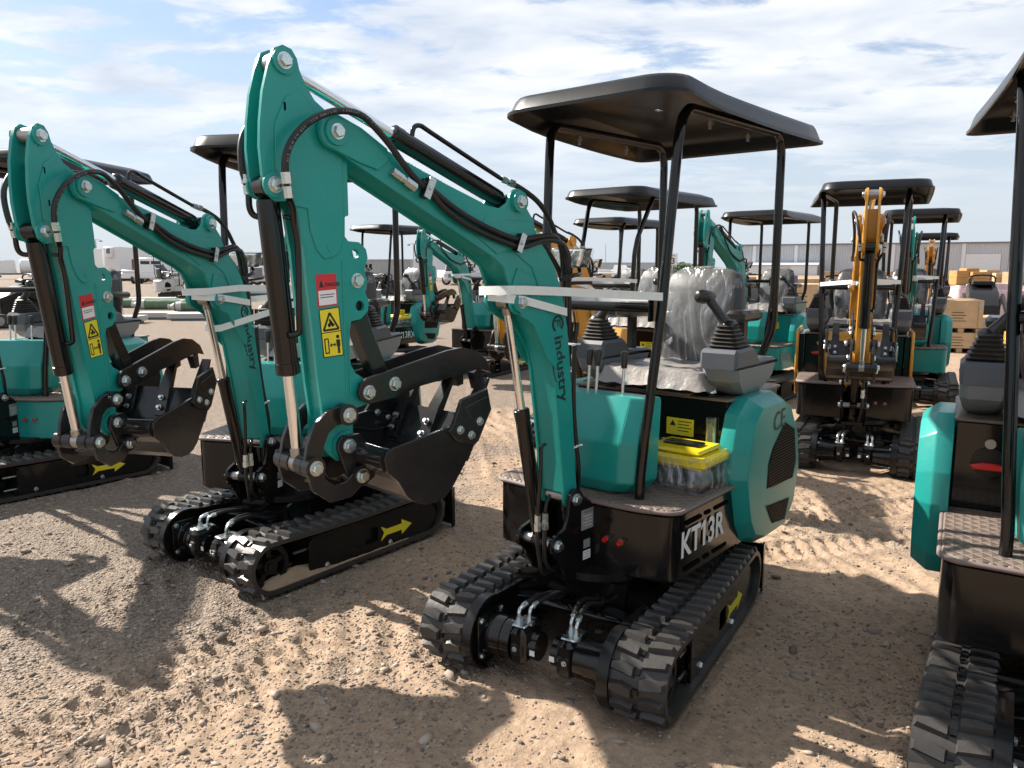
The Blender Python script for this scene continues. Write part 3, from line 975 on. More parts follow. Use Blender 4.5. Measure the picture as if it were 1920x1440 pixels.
def g_redhandle():
    g = G()
    g.prism([(-.40, .775), (-.30, .775), (-.29, .79), (-.33, .80), (-.37, .80), (-.41, .79)], -.4995, -.47, REDP, 'x', bev=.004)
    g.cyl((-.4998, -.35, .80), (-.492, -.35, .80), .055, BLACKS, n=24)
    g.cyl((-.4998, -.35, .87), (-.488, -.35, .87), .018, STEEL, n=16)
    return g
def g_nipples():
    g = G()
    for y in (.10, .165):
        g.cyl((.096, y, .475), (.112, y, .475), .011, ZINC, n=12)
        g.cyl((.112, y, .475), (.128, y, .472), .009, REDP, n=12)
    return g
def g_toolbox():
    g = G()
    g.box(-.43, -.20, .065, .335, .621, .715, BLACKS, bev=.006)
    return g
def g_toollid():
    g = G()
    g.box(-.445, -.185, .05, .35, .716, .765, YEL, bev=.012)
    g.box(-.42, -.21, .08, .32, .7655, .785, YEL, bev=.009)
    g.box(-.35, -.28, .12, .28, .7855, .797, BLACKS, bev=.004)
    return g
def g_toolfilm():
    g = G(); rnd = random.Random(11); rows = []
    n = 40
    for i in range(12):
        z = .622+.150*i/11; r_ = []
        k = 1.0+.06*math.sin(i*.6)
        for j in range(n):
            a = 2*math.pi*j/n; ca, sa = math.cos(a), math.sin(a)
            x = -.315+.142*k*(abs(ca)**.4)*(1 if ca > 0 else -1); y = .20+.165*k*(abs(sa)**.4)*(1 if sa > 0 else -1)
            r_.append((x, y, z, ca, sa, 0))
        rows.append(r_)
    rows = wrinkle(rows, .016, 9)
    g.sheet(rows, FILM2, closed=True)
    return g
# ---- boom, arm and bucket (side view coordinates x forward, z up; y across)
def g_bracket():
    g = G()
    pl = arc(FOOT[0], FOOT[1], .040, 170, 10, 8) + [(.122, .585), (.140, .535)] + arc(BFOOT[0], BFOOT[1], .042, 80, -70, 8) + [(.165, .40), (.125, .335), (.06, .305), (-.035, .305), (-.035, .60)]
    for s in (1, -1): g.prism(pl, .074*s, .090*s, BLACK, 'y', bev=.002)
    g.cyl((-.005, 0, .315), (-.005, 0, .60), .062, BLACK, n=24)
    g.box(-.03, .10, -.075, .075, .312, .335, BLACK); g.box(-.03, .03, -.075, .075, .56, .585, BLACK)
    g.cyl((BFOOT[0], -.073, BFOOT[1]), (BFOOT[0], .073, BFOOT[1]), .021, STEEL, n=16)
    g.cyl((FOOT[0], -.073, FOOT[1]), (FOOT[0], .073, FOOT[1]), .026, STEEL, n=16)
    return g
def g_plates():
    g = G()
    g.box(-.028, .045, .0902, .0912, .505, .585, GDEC)
    g.text('INDUSTRY', (.030, .0914, .570), (-1, 0, 0), (0, 0, 1), .010, BDEC, depth=.0003)
    for k in range(4): g.box(-.02, .035-.012*(k % 2), .0913, .0915, .558-.013*k, .5600-.013*k, WDEC)
    g.box(-.01, .03, .0902, .0912, .43, .465, GDEC)
    g.box(-.012, .032, .0902, .0912, .385, .42, WDEC)
    for k in range(3): g.box(-.005, .026-.01*(k % 2), .0913, .0915, .411-.009*k, .4125-.009*k, BDEC)
    return g
BOOM_OUT = (arc(BOOMARM[0], BOOMARM[1], .047, -55, 95, 8) + [(.984, 1.876), (.893, 1.823), (.821, 1.794), (.502, 1.697), (.455, 1.692), (.418, 1.712)]
            + arc(ARMCYL[0], ARMCYL[1], .043, 10, 200, 9) + [(.290, 1.66), (.277, 1.61), (.225, 1.56), (.180, 1.506), (.140, 1.42), (.117, 1.339), (.106, 1.28), (.090, 1.17), (.068, .952), (.051, .758), (.040, .67)]
            + arc(FOOT[0], FOOT[1], .040, 185, 345, 6) + [(.118, .68), (.130, .773), (.157, .965), (.183, 1.14), (.205, 1.21), (.262, 1.285), (.318, 1.345)]
            + arc(BMCYL[0], BMCYL[1], .043, -110, 25, 6) + [(.410, 1.45), (.435, 1.505), (.487, 1.537), (.92, 1.738), (1.002, 1.777), (1.046, 1.800)])
BOOM_BODY = [(.955, 1.838), (.893, 1.808), (.821, 1.780), (.502, 1.683), (.45, 1.678), (.330, 1.655), (.285, 1.60), (.235, 1.548), (.190, 1.50), (.152, 1.42), (.128, 1.335), (.100, 1.17), (.078, .952), (.061, .758), (.046, .66),
             (.108, .66), (.120, .773), (.147, .965), (.176, 1.14), (.215, 1.25), (.290, 1.36), (.370, 1.44), (.440, 1.52), (.49, 1.549), (.92, 1.750), (.975, 1.775)]
def g_boom(P):
    g = G()
    g.prism(BOOM_BODY, -.0515, .0515, P, 'y')
    for s in (1, -1):
        g.prism(BOOM_OUT, .050*s, .062*s, P, 'y', bev=.0018)
        dbl = arc(BOOMARM[0], BOOMARM[1], .047, -55, 95, 8) + [(.99, 1.876), (.905, 1.83), (.905, 1.795), (.94, 1.77), (1.002, 1.785)]
        g.prism(dbl, .062*s, .069*s, P, 'y', bev=.0015)
        g.prism([(.30, 1.655), (.52, 1.66), (.56, 1.60), (.47, 1.545), (.40, 1.56), (.30, 1.50), (.25, 1.40), (.20, 1.42), (.23, 1.53)], .062*s, .0655*s, P, 'y', bev=.0015)
        g.prism([(.375, 1.50), (.40, 1.445), (.36, 1.34), (.30, 1.31), (.22, 1.18), (.175, 1.14), (.165, 1.17), (.20, 1.30), (.30, 1.47)], .062*s, .0685*s, P, 'y', bev=.0018)
        for p, r_ in ((BOOMARM, .035), (ARMCYL, .034), (BMCYL, .034)):
            g.cyl((p[0], .060*s, p[1]), (p[0], .0765*s, p[1]), r_, P, n=22)
    # weld beads along the top plate and down the column
    rnd = random.Random(6)
    for s in (1, -1):
        for a, b in (((.95, 1.842), (.505, 1.690)), ((.128, 1.33), (.064, .78)), ((.90, 1.744), (.50, 1.556))):
            n = 40
            for i in range(n):
                p = Vector(a).lerp(Vector(b), (i+.5)/n); g.cyl((p.x-.006, .051*s+.0*i, p.y), (p.x+.006, .051*s, p.y+.002), .0035+rnd.uniform(0, .0012), P, n=6)
    g.tube([(.985, .05, 1.79)] + [(.955-.01*i*1.0, .0525, 1.842-.0036*i*.9) for i in range(2)], .003, P, 6)
    return g
def g_logo(col):
    g = G(); y = .0623
    r_ = Vector((-.149, 0, -1)).normalized(); u_ = Vector((-1, 0, .149)).normalized()
    o = Vector((.205, y, 1.262))
    o = Vector((.178, y, 1.255))
    g.text('industry', o, r_, u_, .048, col, wscale=1.12, depth=.0005, bold=.030)
    c0 = Vector((.178, y, 1.30)) + u_*.018
    ring = []
    for i in range(21):
        a = R(40+280*i/20); ring.append(c0 + r_*(.027*math.cos(a)) + u_*(.027*math.sin(a)))
    g.tube(ring, .0042, col, 5)
    g.tube([c0 - r_*.012+u_*.012, c0+r_*.014+u_*.012], .0026, col, 5); g.tube([c0 - r_*.012+u_*.014, c0-r_*.012-u_*.016], .0026, col, 5); g.tube([c0 - r_*.012, c0+r_*.01], .0022, col, 5)
    g.tube([o + r_*(.02+.012*i) - u_*(.012+.012*math.sin(math.pi*i/12)) for i in range(13)], .0022, col, 5)
    return g
ARM_OUT = [(1.202, 2.054), (1.177, 2.048), (1.163, 2.028), (1.157, 2.001), (1.14, 1.966), (1.116, 1.933), (1.079, 1.909), (1.036, 1.885), (1.022, 1.82), (1.022, 1.644), (1.034, 1.639), (1.036, 1.586),
           (1.025, 1.574), (.99, 1.572), (.967, 1.553), (.962, 1.529), (.970, 1.509), (.974, 1.492), (.966, 1.465), (.974, 1.432), (.962, 1.406), (.966, 1.379), (.991, 1.358), (1.024, 1.353), (1.032, 1.317), (1.033, 1.237),
           (1.015, 1.205), (.985, 1.186), (.958, 1.168), (.950, 1.145), (.960, 1.122), (.985, 1.110), (1.027, 1.103), (1.030, 1.04), (1.014, 1.003), (1.022, .976), (1.05, .960), (1.085, .962), (1.108, .982), (1.128, 1.010),
           (1.126, 1.102), (1.136, 1.187), (1.147, 1.324), (1.158, 1.448), (1.164, 1.541), (1.180, 1.650), (1.200, 1.672), (1.238, 1.668), (1.262, 1.688), (1.273, 1.733), (1.277, 1.801), (1.273, 1.861), (1.262, 1.935), (1.244, 1.998), (1.226, 2.042)]
def g_arm(P):
    g = G()
    holes = [circ(1.005, 1.539, .013, 10), circ(.993, 1.395, .015, 10)]
    for s in (1, -1): g.prism(ARM_OUT, .028*s, .040*s, P, 'y', holes=holes)
    g.prism([(1.05, 1.86), (1.05, 1.62), (1.040, 1.30), (1.045, 1.12), (1.05, .985), (1.09, .98), (1.115, 1.01), (1.116, 1.10), (1.126, 1.187), (1.137, 1.324), (1.148, 1.448), (1.152, 1.541), (1.165, 1.64), (1.19, 1.73), (1.215, 1.78), (1.205, 1.93), (1.16, 1.92), (1.09, 1.885)], -.0285, .0285, P, 'y')
    # raised doubler with the long curved weld line
    for s in (1, -1):
        dbl = [(1.20, 1.66), (1.15, 1.655), (1.145, 1.60), (1.128, 1.55), (1.105, 1.525), (1.075, 1.53), (1.055, 1.545), (1.04, 1.60), (1.04, 1.80), (1.06, 1.88), (1.12, 1.91), (1.16, 1.95), (1.20, 1.93), (1.235, 1.86), (1.238, 1.75)]
        g.prism(dbl, .0398*s, .0440*s, P, 'y', bev=.0016)
        for p, r_ in ((ARMTOP, .032), (BCTOP, .032)): g.cyl((p[0], .038*s, p[1]), (p[0], .047*s, p[1]), r_, P, n=22)
        g.cyl((1.083, .043*s, 1.555), (1.083, .0452*s, 1.555), .012, P, n=14)
        for x, z in ((1.205, 1.905), (1.205, 1.80)): g.box(x-.003, x+.003, min(.0405*s, .0445*s), max(.0405*s, .0445*s), z-.010, z+.010, HOLE)
        g.cyl((PIV[0], .028*s, PIV[1]), (PIV[0], .052*s, PIV[1]), .040, P, n=22)
    rnd = random.Random(8)
    for s in (1, -1):
        pts = [(1.046+rnd.uniform(-.0008, .0008), .0402*s, 1.52-.38*i/60) for i in range(61)]
        g.tube(pts, .0032, P, 6)
        g.tube([(1.034+rnd.uniform(-.0008, .0008), .0402*s, 1.34-.2*i/30) for i in range(31)], .0026, P, 6)
    g.cyl((ARMTOP[0], -.028, ARMTOP[1]), (ARMTOP[0], .028, ARMTOP[1]), .024, STEEL, n=18)
    return g
def quadplate(g, q, y0, y1, mat): g.prism(q, y0, y1, mat, 'y')
def lerpq(q, u, v):
    a = Vector(q[0]).lerp(Vector(q[1]), u); b = Vector(q[3]).lerp(Vector(q[2]), u); return tuple(a.lerp(b, v))
def g_sticker_red():
    g = G(); q = [(1.133, 1.483), (1.069, 1.486), (1.067, 1.4), (1.129, 1.395)]
    y = .0404
    quadplate(g, q, y, y+.0006, RDEC)
    quadplate(g, [lerpq(q, .07, .50), lerpq(q, .95, .50), lerpq(q, .95, .95), lerpq(q, .07, .95)], y+.0007, y+.0011, WDEC)
    g.prism([lerpq(q, .12, .40), lerpq(q, .36, .40), lerpq(q, .24, .18)], y+.0007, y+.0011, BDEC, 'y')
    p = lerpq(q, .42, .38); g.text('DANGER', (p[0], y+.0012, p[1]), (-1, 0, .03), (0, 0, 1), .0105, BDEC, depth=.0002, wscale=.8, bold=.02)
    for k, w in ((.62, .86), (.70, .80)):
        quadplate(g, [lerpq(q, .14, k), lerpq(q, w, k), lerpq(q, w, k+.025), lerpq(q, .14, k+.025)], y+.0012, y+.0014, BDEC)
    return g
def g_sticker_yellow():
    g = G(); q = [(1.126, 1.388), (1.064, 1.394), (1.054, 1.261), (1.116, 1.258)]; y = .0404
    quadplate(g, q, y, y+.0006, YDEC)
    def L_(u0, v0, u1, v1, w=.012):
        a = Vector(lerpq(q, u0, v0)); b = Vector(lerpq(q, u1, v1)); d = (b-a).normalized(); n = Vector((-d.y, d.x))*w*.06
        g.prism([tuple(a+n), tuple(b+n), tuple(b-n), tuple(a-n)], y+.0007, y+.0010, BDEC, 'y')
    for e in ((0, 0, 1, 0), (1, 0, 1, 1), (1, 1, 0, 1), (0, 1, 0, 0), (0, .49, 1, .49)): L_(*e, w=.02)
    for e in ((.12, .44, .5, .09), (.5, .09, .9, .44), (.9, .44, .12, .44)): L_(*e, w=.05)
    for e in ((.40, .38, .52, .26), (.52, .26, .60, .38), (.46, .22, .54, .30), (.36, .32, .50, .36), (.55, .30, .68, .36)): L_(*e, w=.05)
    for e in ((.12, .62, .30, .62), (.30, .62, .30, .92), (.30, .92, .12, .92), (.12, .92, .12, .62), (.38, .76, .64, .76)): L_(*e, w=.03)
    g.prism([lerpq(q, .36, .76), lerpq(q, .45, .71), lerpq(q, .45, .81)], y+.0007, y+.001, BDEC, 'y')
    g.prism([lerpq(q, .68, .76), lerpq(q, .59, .71), lerpq(q, .59, .81)], y+.0007, y+.001, BDEC, 'y')
    g.prism([lerpq(q, .70, .66), lerpq(q, .90, .66), lerpq(q, .90, .80), lerpq(q, .86, .80), lerpq(q, .86, .95), lerpq(q, .74, .95), lerpq(q, .74, .80), lerpq(q, .70, .80)], y+.0007, y+.001, BDEC, 'y')
    c0 = lerpq(q, .80, .60); g.prism(circ(c0[0], c0[1], .0055, 10), y+.0007, y+.001, BDEC, 'y')
    return g
SH = [(1.040, .985), (1.030, .945), (.995, .915), (.965, .865), (.935, .841), (.900, .827), (.860, .824), (.825, .834), (.795, .856), (.745, .918), (.715, .968), (.690, 1.010)]
def g_bucket():
    g = G()
    th = .010
    side = SH + [(.735, 1.030), (.803, 1.041), (1.010, 1.012), (1.030, 1.004)]
    for s in (1, -1): g.prism(side, .190*s, .202*s, BKT, 'y', bev=.0015)
    # shell sheet between the side plates
    outer = SH; inn = []
    cx, cz = .88, 1.0
    for x, z in SH:
        d = Vector((cx-x, cz-z)).normalized()*th; inn.append((x+d.x, z+d.y))
    for i in range(len(SH)-1):
        a, b, c2, d2 = outer[i], outer[i+1], inn[i+1], inn[i]
        g.add([(p[0], y, p[1]) for y in (-.1915, .1915) for p in (a, b, c2, d2)], [(0, 1, 5, 4), (2, 3, 7, 6), (0, 3, 2, 1), (4, 5, 6, 7), (1, 2, 6, 5), (3, 0, 4, 7)], BKT)
    # thicker cutting lip
    g.add([(p[0], y, p[1]) for y in (-.203, .203) for p in ((.735, .925), (.665, 1.045), (.678, 1.052), (.750, .936))], [(0, 1, 5, 4), (1, 2, 6, 5), (2, 3, 7, 6), (3, 0, 4, 7), (0, 3, 2, 1), (4, 5, 6, 7)], BKT)
    # weld bead inside
    rnd = random.Random(2)
    for s in (-1,):
        g.tube([(.985-.27*i/30, -.188, .985+.012*math.sin(i*.2)+rnd.uniform(-.0015, .0015)) for i in range(31)], .0042, BKT, 6)
    g.tube([(.765+rnd.uniform(-.0015, .0015), -.185+.37*i/40, .913+rnd.uniform(-.001, .001)) for i in range(41)], .0045, BKT, 6)
    # cross tube and ears
    g.cyl((1.016, -.190, .976), (1.016, .190, .976), .033, BKT, n=24)
    ear = arc(PIV[0], PIV[1], .036, 60, -20, 6) + arc(BL[0], BL[1], .036, 0, -110, 6) + [(.985, .895), (.965, .925), (.985, .985), (1.025, 1.035)]
    for s in (1, -1): g.prism(ear, .054*s, .068*s, BKT, 'y', bev=.002)
    return g
def g_tooth(y):
    g = G()
    lo = [(.738, y-.026, .942), (.738, y+.026, .942), (.752, y+.026, .950), (.752, y-.026, .950)]
    mid = [(.672, y-.024, 1.052), (.672, y+.024, 1.052), (.694, y+.024, 1.064), (.694, y-.024, 1.064)]
    tip = [(.612, y-.019, 1.160), (.612, y+.019, 1.160), (.619, y+.019, 1.165), (.619, y-.019, 1.165)]
    g.loft([lo, mid, tip], BKT)
    return g
def g_toothbolt(y, k):
    g = G(); p = (.733, y, .975) if k else (.712, y, 1.012)
    g.bolt((p[0]+.012, p[1], p[2]+.006), (.86, 0, .5), .0085, ZINC, h=.012)
    return g
def g_cutter(s):
    g = G()
    g.prism([(.818, 1.030), (.800, 1.052), (.768, 1.118), (.752, 1.122), (.662, 1.140), (.646, 1.075), (.700, .985), (.722, .972), (.79, 1.0)], .2025*s, .2165*s, BKT, 'y', bev=.002)
    g.prism([(.758, 1.095), (.668, 1.118), (.665, 1.085), (.735, 1.055)], .2160*s, .2195*s, BKT, 'y', bev=.0015)
    return g
def g_thumb():
    g = G()
    pl = arc(TH[0], TH[1], .036, 60, 250, 8)[::-1]
    out = [(1.012, 1.128), (1.021, 1.149), (1.012, 1.176), (.990, 1.190), (.687, 1.246), (.622, 1.251), (.565, 1.238), (.517, 1.204), (.497, 1.160), (.552, 1.176), (.657, 1.161), (.79, 1.147), (.896, 1.122), (.981, 1.114)]
    for s in (1, -1): g.prism(out, .050*s, .062*s, BKT, 'y', bev=.0015)
    g.box(.60, .80, -.0505, .0505, 1.163, 1.172, BKT)
    for s in (1, -1):
        g.loft([[(.545, y_, 1.176) for y_ in ()] or [(.575, .030*s, 1.165), (.575, .062*s, 1.165), (.540, .062*s, 1.180), (.540, .030*s, 1.180)], [(.560, .032*s, 1.11), (.560, .060*s, 1.11), (.535, .060*s, 1.115), (.535, .032*s, 1.115)]], BKT)
    return g
def g_thumblink():
    g = G()
    g.prism(ribbon([(.992, 1.398), (.955, 1.29), (.905, 1.175)], .052), -.024, .024, BKT, 'y', bev=.003)
    return g
def g_link(s):
    g = G()
    up = ribbon([LINKP, (1.112, 1.094), (1.148, 1.068), (1.170, 1.022), BCLOW], .052)
    g.prism(up, .056*s, .070*s, BKT, 'y', bev=.002)
    lo = ribbon([(BCLOW[0], BCLOW[1]), (1.172, .918), (1.130, .884), (1.080, .886), BL], .050)
    g.prism(lo, .0705*s, .084*s, BKT, 'y', bev=.002)
    for p in (LINKP, BCLOW, BL): g.cyl((p[0], .050*s, p[1]), (p[0], .088*s, p[1]), .030, BKT, n=20)
    return g
def g_linkboss():
    g = G()
    for s in (1, -1): g.cyl((BCLOW[0], .016*s, BCLOW[1]), (BCLOW[0], .056*s, BCLOW[1]), .030, BKT, n=20)
    g.prism([(1.15, .915), (1.09, .905), (1.09, .893), (1.15, .902)], -.07, .07, BKT, 'y')
    return g
def cyl2(p0, p1, y=0.0): return Vector((p0[0], y, p0[1])), Vector((p1[0], y, p1[1]))
def g_barrel(a, b, f, r_):
    """barrel of a ram from pin a, covering the fraction f of the way to pin b"""
    g = G(); a, b = cyl2(a, b); d = (b-a); L_ = d.length; d.normalize()
    g.lathe([(.03, r_*.55), (.035, r_*.96), (.05, r_), (f*L_-.03, r_), (f*L_-.029, r_*1.07), (f*L_, r_*1.07), (f*L_+.003, r_*.95), (f*L_+.006, r_*.62)], a, d, BLACK, 26)
    g.cyl(a+Vector((0, -.026, 0)), a+Vector((0, .026, 0)), r_*.95, BLACK, n=18)
    return g
def g_rod(a, b, f, r_):
    g = G(); a, b = cyl2(a, b); d = (b-a); L_ = d.length; d.normalize()
    g.cyl(a+d*(f*L_-.01), b-d*.028, r_, CHROME, n=20)
    g.cyl(b-d*.045, b-d*.015, r_*1.25, STEEL, n=16)
    g.cyl(b+Vector((0, -.024, 0)), b+Vector((0, .024, 0)), .027, STEEL, n=18)
    return g
def g_bpipe():
    g = G()
    g.tube([(1.218, .035, 1.325), (1.192, .042, 1.33), (1.190, .046, 1.36), (1.186, .046, 1.55), (1.196, .048, 1.615), (1.205, .062, 1.65), (1.222, .076, 1.672)], .0085, BLACK, 9, 4)
    g.tube([(1.233, -.03, 1.632), (1.252, -.05, 1.636), (1.262, -.055, 1.655), (1.263, -.055, 1.69)], .0085, BLACK, 9, 4)
    g.tube([(1.200, .046, 1.628), (1.214, .030, 1.632)], .006, BLACK, 8)
    return g
def g_ferrule(p, q, r_=.012):
    g = G(); p = Vector(p); q = Vector(q); d = q-p
    g.lathe([(0, r_), (d.length*.45, r_), (d.length*.46, r_*.8), (d.length*.55, r_*.8), (d.length*.56, r_*1.15), (d.length, r_*1.15)], p, d, ZINC, 6)
    return g
HOSE1 = [(1.226, .078, 1.70), (1.232, .080, 1.733), (1.230, .082, 1.776), (1.210, .086, 1.821), (1.168, .092, 1.865), (1.115, .098, 1.894), (1.061, .100, 1.906), (1.005, .098, 1.900), (.948, .092, 1.866), (.906, .088, 1.833), (.858, .083, 1.789), (.800, .078, 1.744),
         (.761, .077, 1.722), (.692, .077, 1.669), (.582, .077, 1.620), (.431, .077, 1.580), (.363, .077, 1.570), (.247, .074, 1.596), (.152, .058, 1.592), (.083, .03, 1.572), (.03, .01, 1.50), (.04, .0, 1.38), (.03, 0, 1.2)]
HOSE2 = [(.790, .077, 1.752), (.767, .077, 1.737), (.656, .077, 1.676), (.544, .077, 1.633), (.414, .077, 1.598), (.346, .077, 1.597), (.229, .072, 1.612), (.152, .05, 1.602), (.08, .03, 1.55), (.05, .02, 1.42), (.045, .02, 1.25)]
HOSE4 = [(1.262, -.055, 1.70), (1.275, -.06, 1.76), (1.26, -.075, 1.84), (1.20, -.09, 1.90), (1.10, -.10, 1.915), (1.0, -.098, 1.89), (.86, -.083, 1.789), (.70, -.077, 1.669), (.43, -.077, 1.580), (.25, -.074, 1.60), (.12, -.05, 1.58), (.04, -.02, 1.45), (.03, -.02, 1.25)]
def hose(pts, r_=.0095):
    g = G(); g.tube(pts, r_, HOSE, 9, 4); return g
def g_hosetext():
    g = G(); path = catmull([Vector(p) for p in HOSE1[1:12]], 12)
    ds = [0]
    for i in range(1, len(path)): ds.append(ds[-1]+(path[i]-path[i-1]).length)
    s_ = .03
    for ch in 'KLS DIN EN 853  2SN DN6/SAE  100R2AT 1/4 W.P.':
        if ch != ' ':
            i = next((k for k in range(1, len(ds)) if ds[k] >= s_), None)
            if i is None: break
            t = (path[i]-path[i-1]).normalized(); p = path[i-1]+t*(s_-ds[i-1])
            up = Vector((0, 1, 0)).cross(t); up = up.normalized()
            g.text(ch, p+Vector((0, .0098, 0))-up*.0036, t, up, .0066, GDEC, depth=.0002, bold=.0)
        s_ += .0078
    return g
def g_steelpipe():
    g = G()
    g.tube([(.765, 0, 1.862), (.760, .0, 1.900), (.748, .0, 1.920), (.722, 0, 1.922), (.690, 0, 1.909), (.385, 0, 1.796), (.351, 0, 1.788)], .0075, BLACK, 9, 3)
    return g
def g_clamp(x, z):
    g = G(); d = Vector((.82, 0, .38)).normalized(); n = Vector((-.38, 0, .82)).normalized()
    o = Vector((x, .0625, z))
    v = []
    for yy in (0, .024):
        for a, b in ((-.010, -.030), (.010, -.030), (.010, .030), (-.010, .030)): v.append(o + d*a + n*b + Vector((0, yy+.004, 0)))
    g.add(v, [(0, 1, 5, 4), (1, 2, 6, 5), (2, 3, 7, 6), (3, 0, 4, 7), (4, 5, 6, 7), (0, 3, 2, 1)], BLACKS)
    v = []
    for yy in (.0285, .0315):
        for a, b in ((-.012, -.032), (.012, -.032), (.012, .032), (-.012, .032)): v.append(o + d*a + n*b + Vector((0, yy, 0)))
    g.add(v, [(0, 1, 5, 4), (1, 2, 6, 5), (2, 3, 7, 6), (3, 0, 4, 7), (4, 5, 6, 7), (0, 3, 2, 1)], ZINC)
    g.bolt(o + Vector((0, .0315, 0)), (0, 1, 0), .007, ZINC)
    return g
def g_lamp():
    g = G()
    g.prism([(-.052, 1.503), (.052, 1.503), (.076, 1.572), (-.076, 1.572)], -.02, .018, BLACKS, 'x', bev=.004)
    g.box(-.04, .10, .05, .058, 1.44, 1.452, BLACKS); g.tube([(.14, .055, 1.46), (.06, .055, 1.475), (.0, .03, 1.48), (-.03, 0, 1.51)], .008, BLACKS, 8, 3)
    g.prism([(-.049, 1.506), (.049, 1.506), (.073, 1.569), (-.073, 1.569)], .0185, .040, LENS, 'x', bev=.006)
    return g
def g_lampfilm():
    g = G(); rows = []
    for i in range(9):
        t = i/8; r_ = []
        for j in range(20):
            a = 2*math.pi*j/20; ca, sa = math.cos(a), math.sin(a)
            z = 1.538+.042*(abs(sa)**.5)*(1 if sa > 0 else -1); y = (.070+.35*(z-1.538))*(abs(ca)**.5)*(1 if ca > 0 else -1)
            r_.append((-.025+.080*t, y*(1-.12*t), z, 0, ca, sa))
        rows.append(r_)
    rows = wrinkle(rows, .008, 4); g.sheet(rows, FILM2, closed=True)
    g.add(rows[-1], [tuple(range(20))], FILM2)
    return g
def g_bchoses(k):
    """steel pipe up the boom ram and its flexible tail"""
    g = G()
    if k == 0: pts = [(.195, .035, .86), (.232, .05, .855), (.240, .055, .80), (.250, .058, .68), (.256, .055, .60)]
    else: pts = [(.185, .04, .66), (.192, .055, .668), (.214, .062, .650), (.222, .062, .60)]
    g.tube(pts, .0075, BLACK, 8, 4)
    return g
def g_bctail(k):
    g = G()
    if k == 0: pts = [(.256, .055, .555), (.255, .055, .50), (.236, .05, .43), (.21, .04, .37), (.15, .03, .36), (.05, .02, .37)]
    else: pts = [(.222, .062, .555), (.224, .062, .49), (.21, .055, .42), (.17, .05, .375), (.10, .04, .365), (.03, .02, .37)]
    g.tube(pts, .0085, HOSE, 8, 4)
    return g
def g_colhose(y):
    g = G()
    g.tube([(.03, y, 1.30), (.045, y, 1.18), (.045, y, 1.0), (.03, y, .86), (.01, y, .74), (-.01, y*.6, .66), (-.03, y*.3, .60)], .009, HOSE, 8, 4)
    return g
def g_ziptie(z, x):
    g = G(); g.band([(x-.004, -.035, z), (x+.002, .058, z), (x+.030, .0625, z)], (0, 0, 1), .007, .003, WDEC); g.cyl((x-.002, .050, z), (x-.026, .056, z), .0035, WDEC, n=9); return g
def g_frontbar():
    g = G(); c = SY
    g.tube([(.05, c+.20, .62), (.08, c+.235, .70), (.07, c+.24, .98), (.06, c+.20, 1.05), (.06, c-.20, 1.05), (.07, c-.24, .98), (.08, c-.235, .70), (.05, c-.20, .62)], .016, BLACK, 12, 4)
    return g

_MC = {}
def mc(key, fn):
    if key not in _MC: _MC[key] = fn().mesh(key[0])
    return _MC[key]
BOLTM = {}
def bolt_mesh(r_):
    k = round(r_, 4)
    if k not in BOLTM:
        g = G(); g.bolt((0, 0, 0), (0, 1, 0), r_, ZINC); BOLTM[k] = g.mesh('bolt')
    return BOLTM[k]

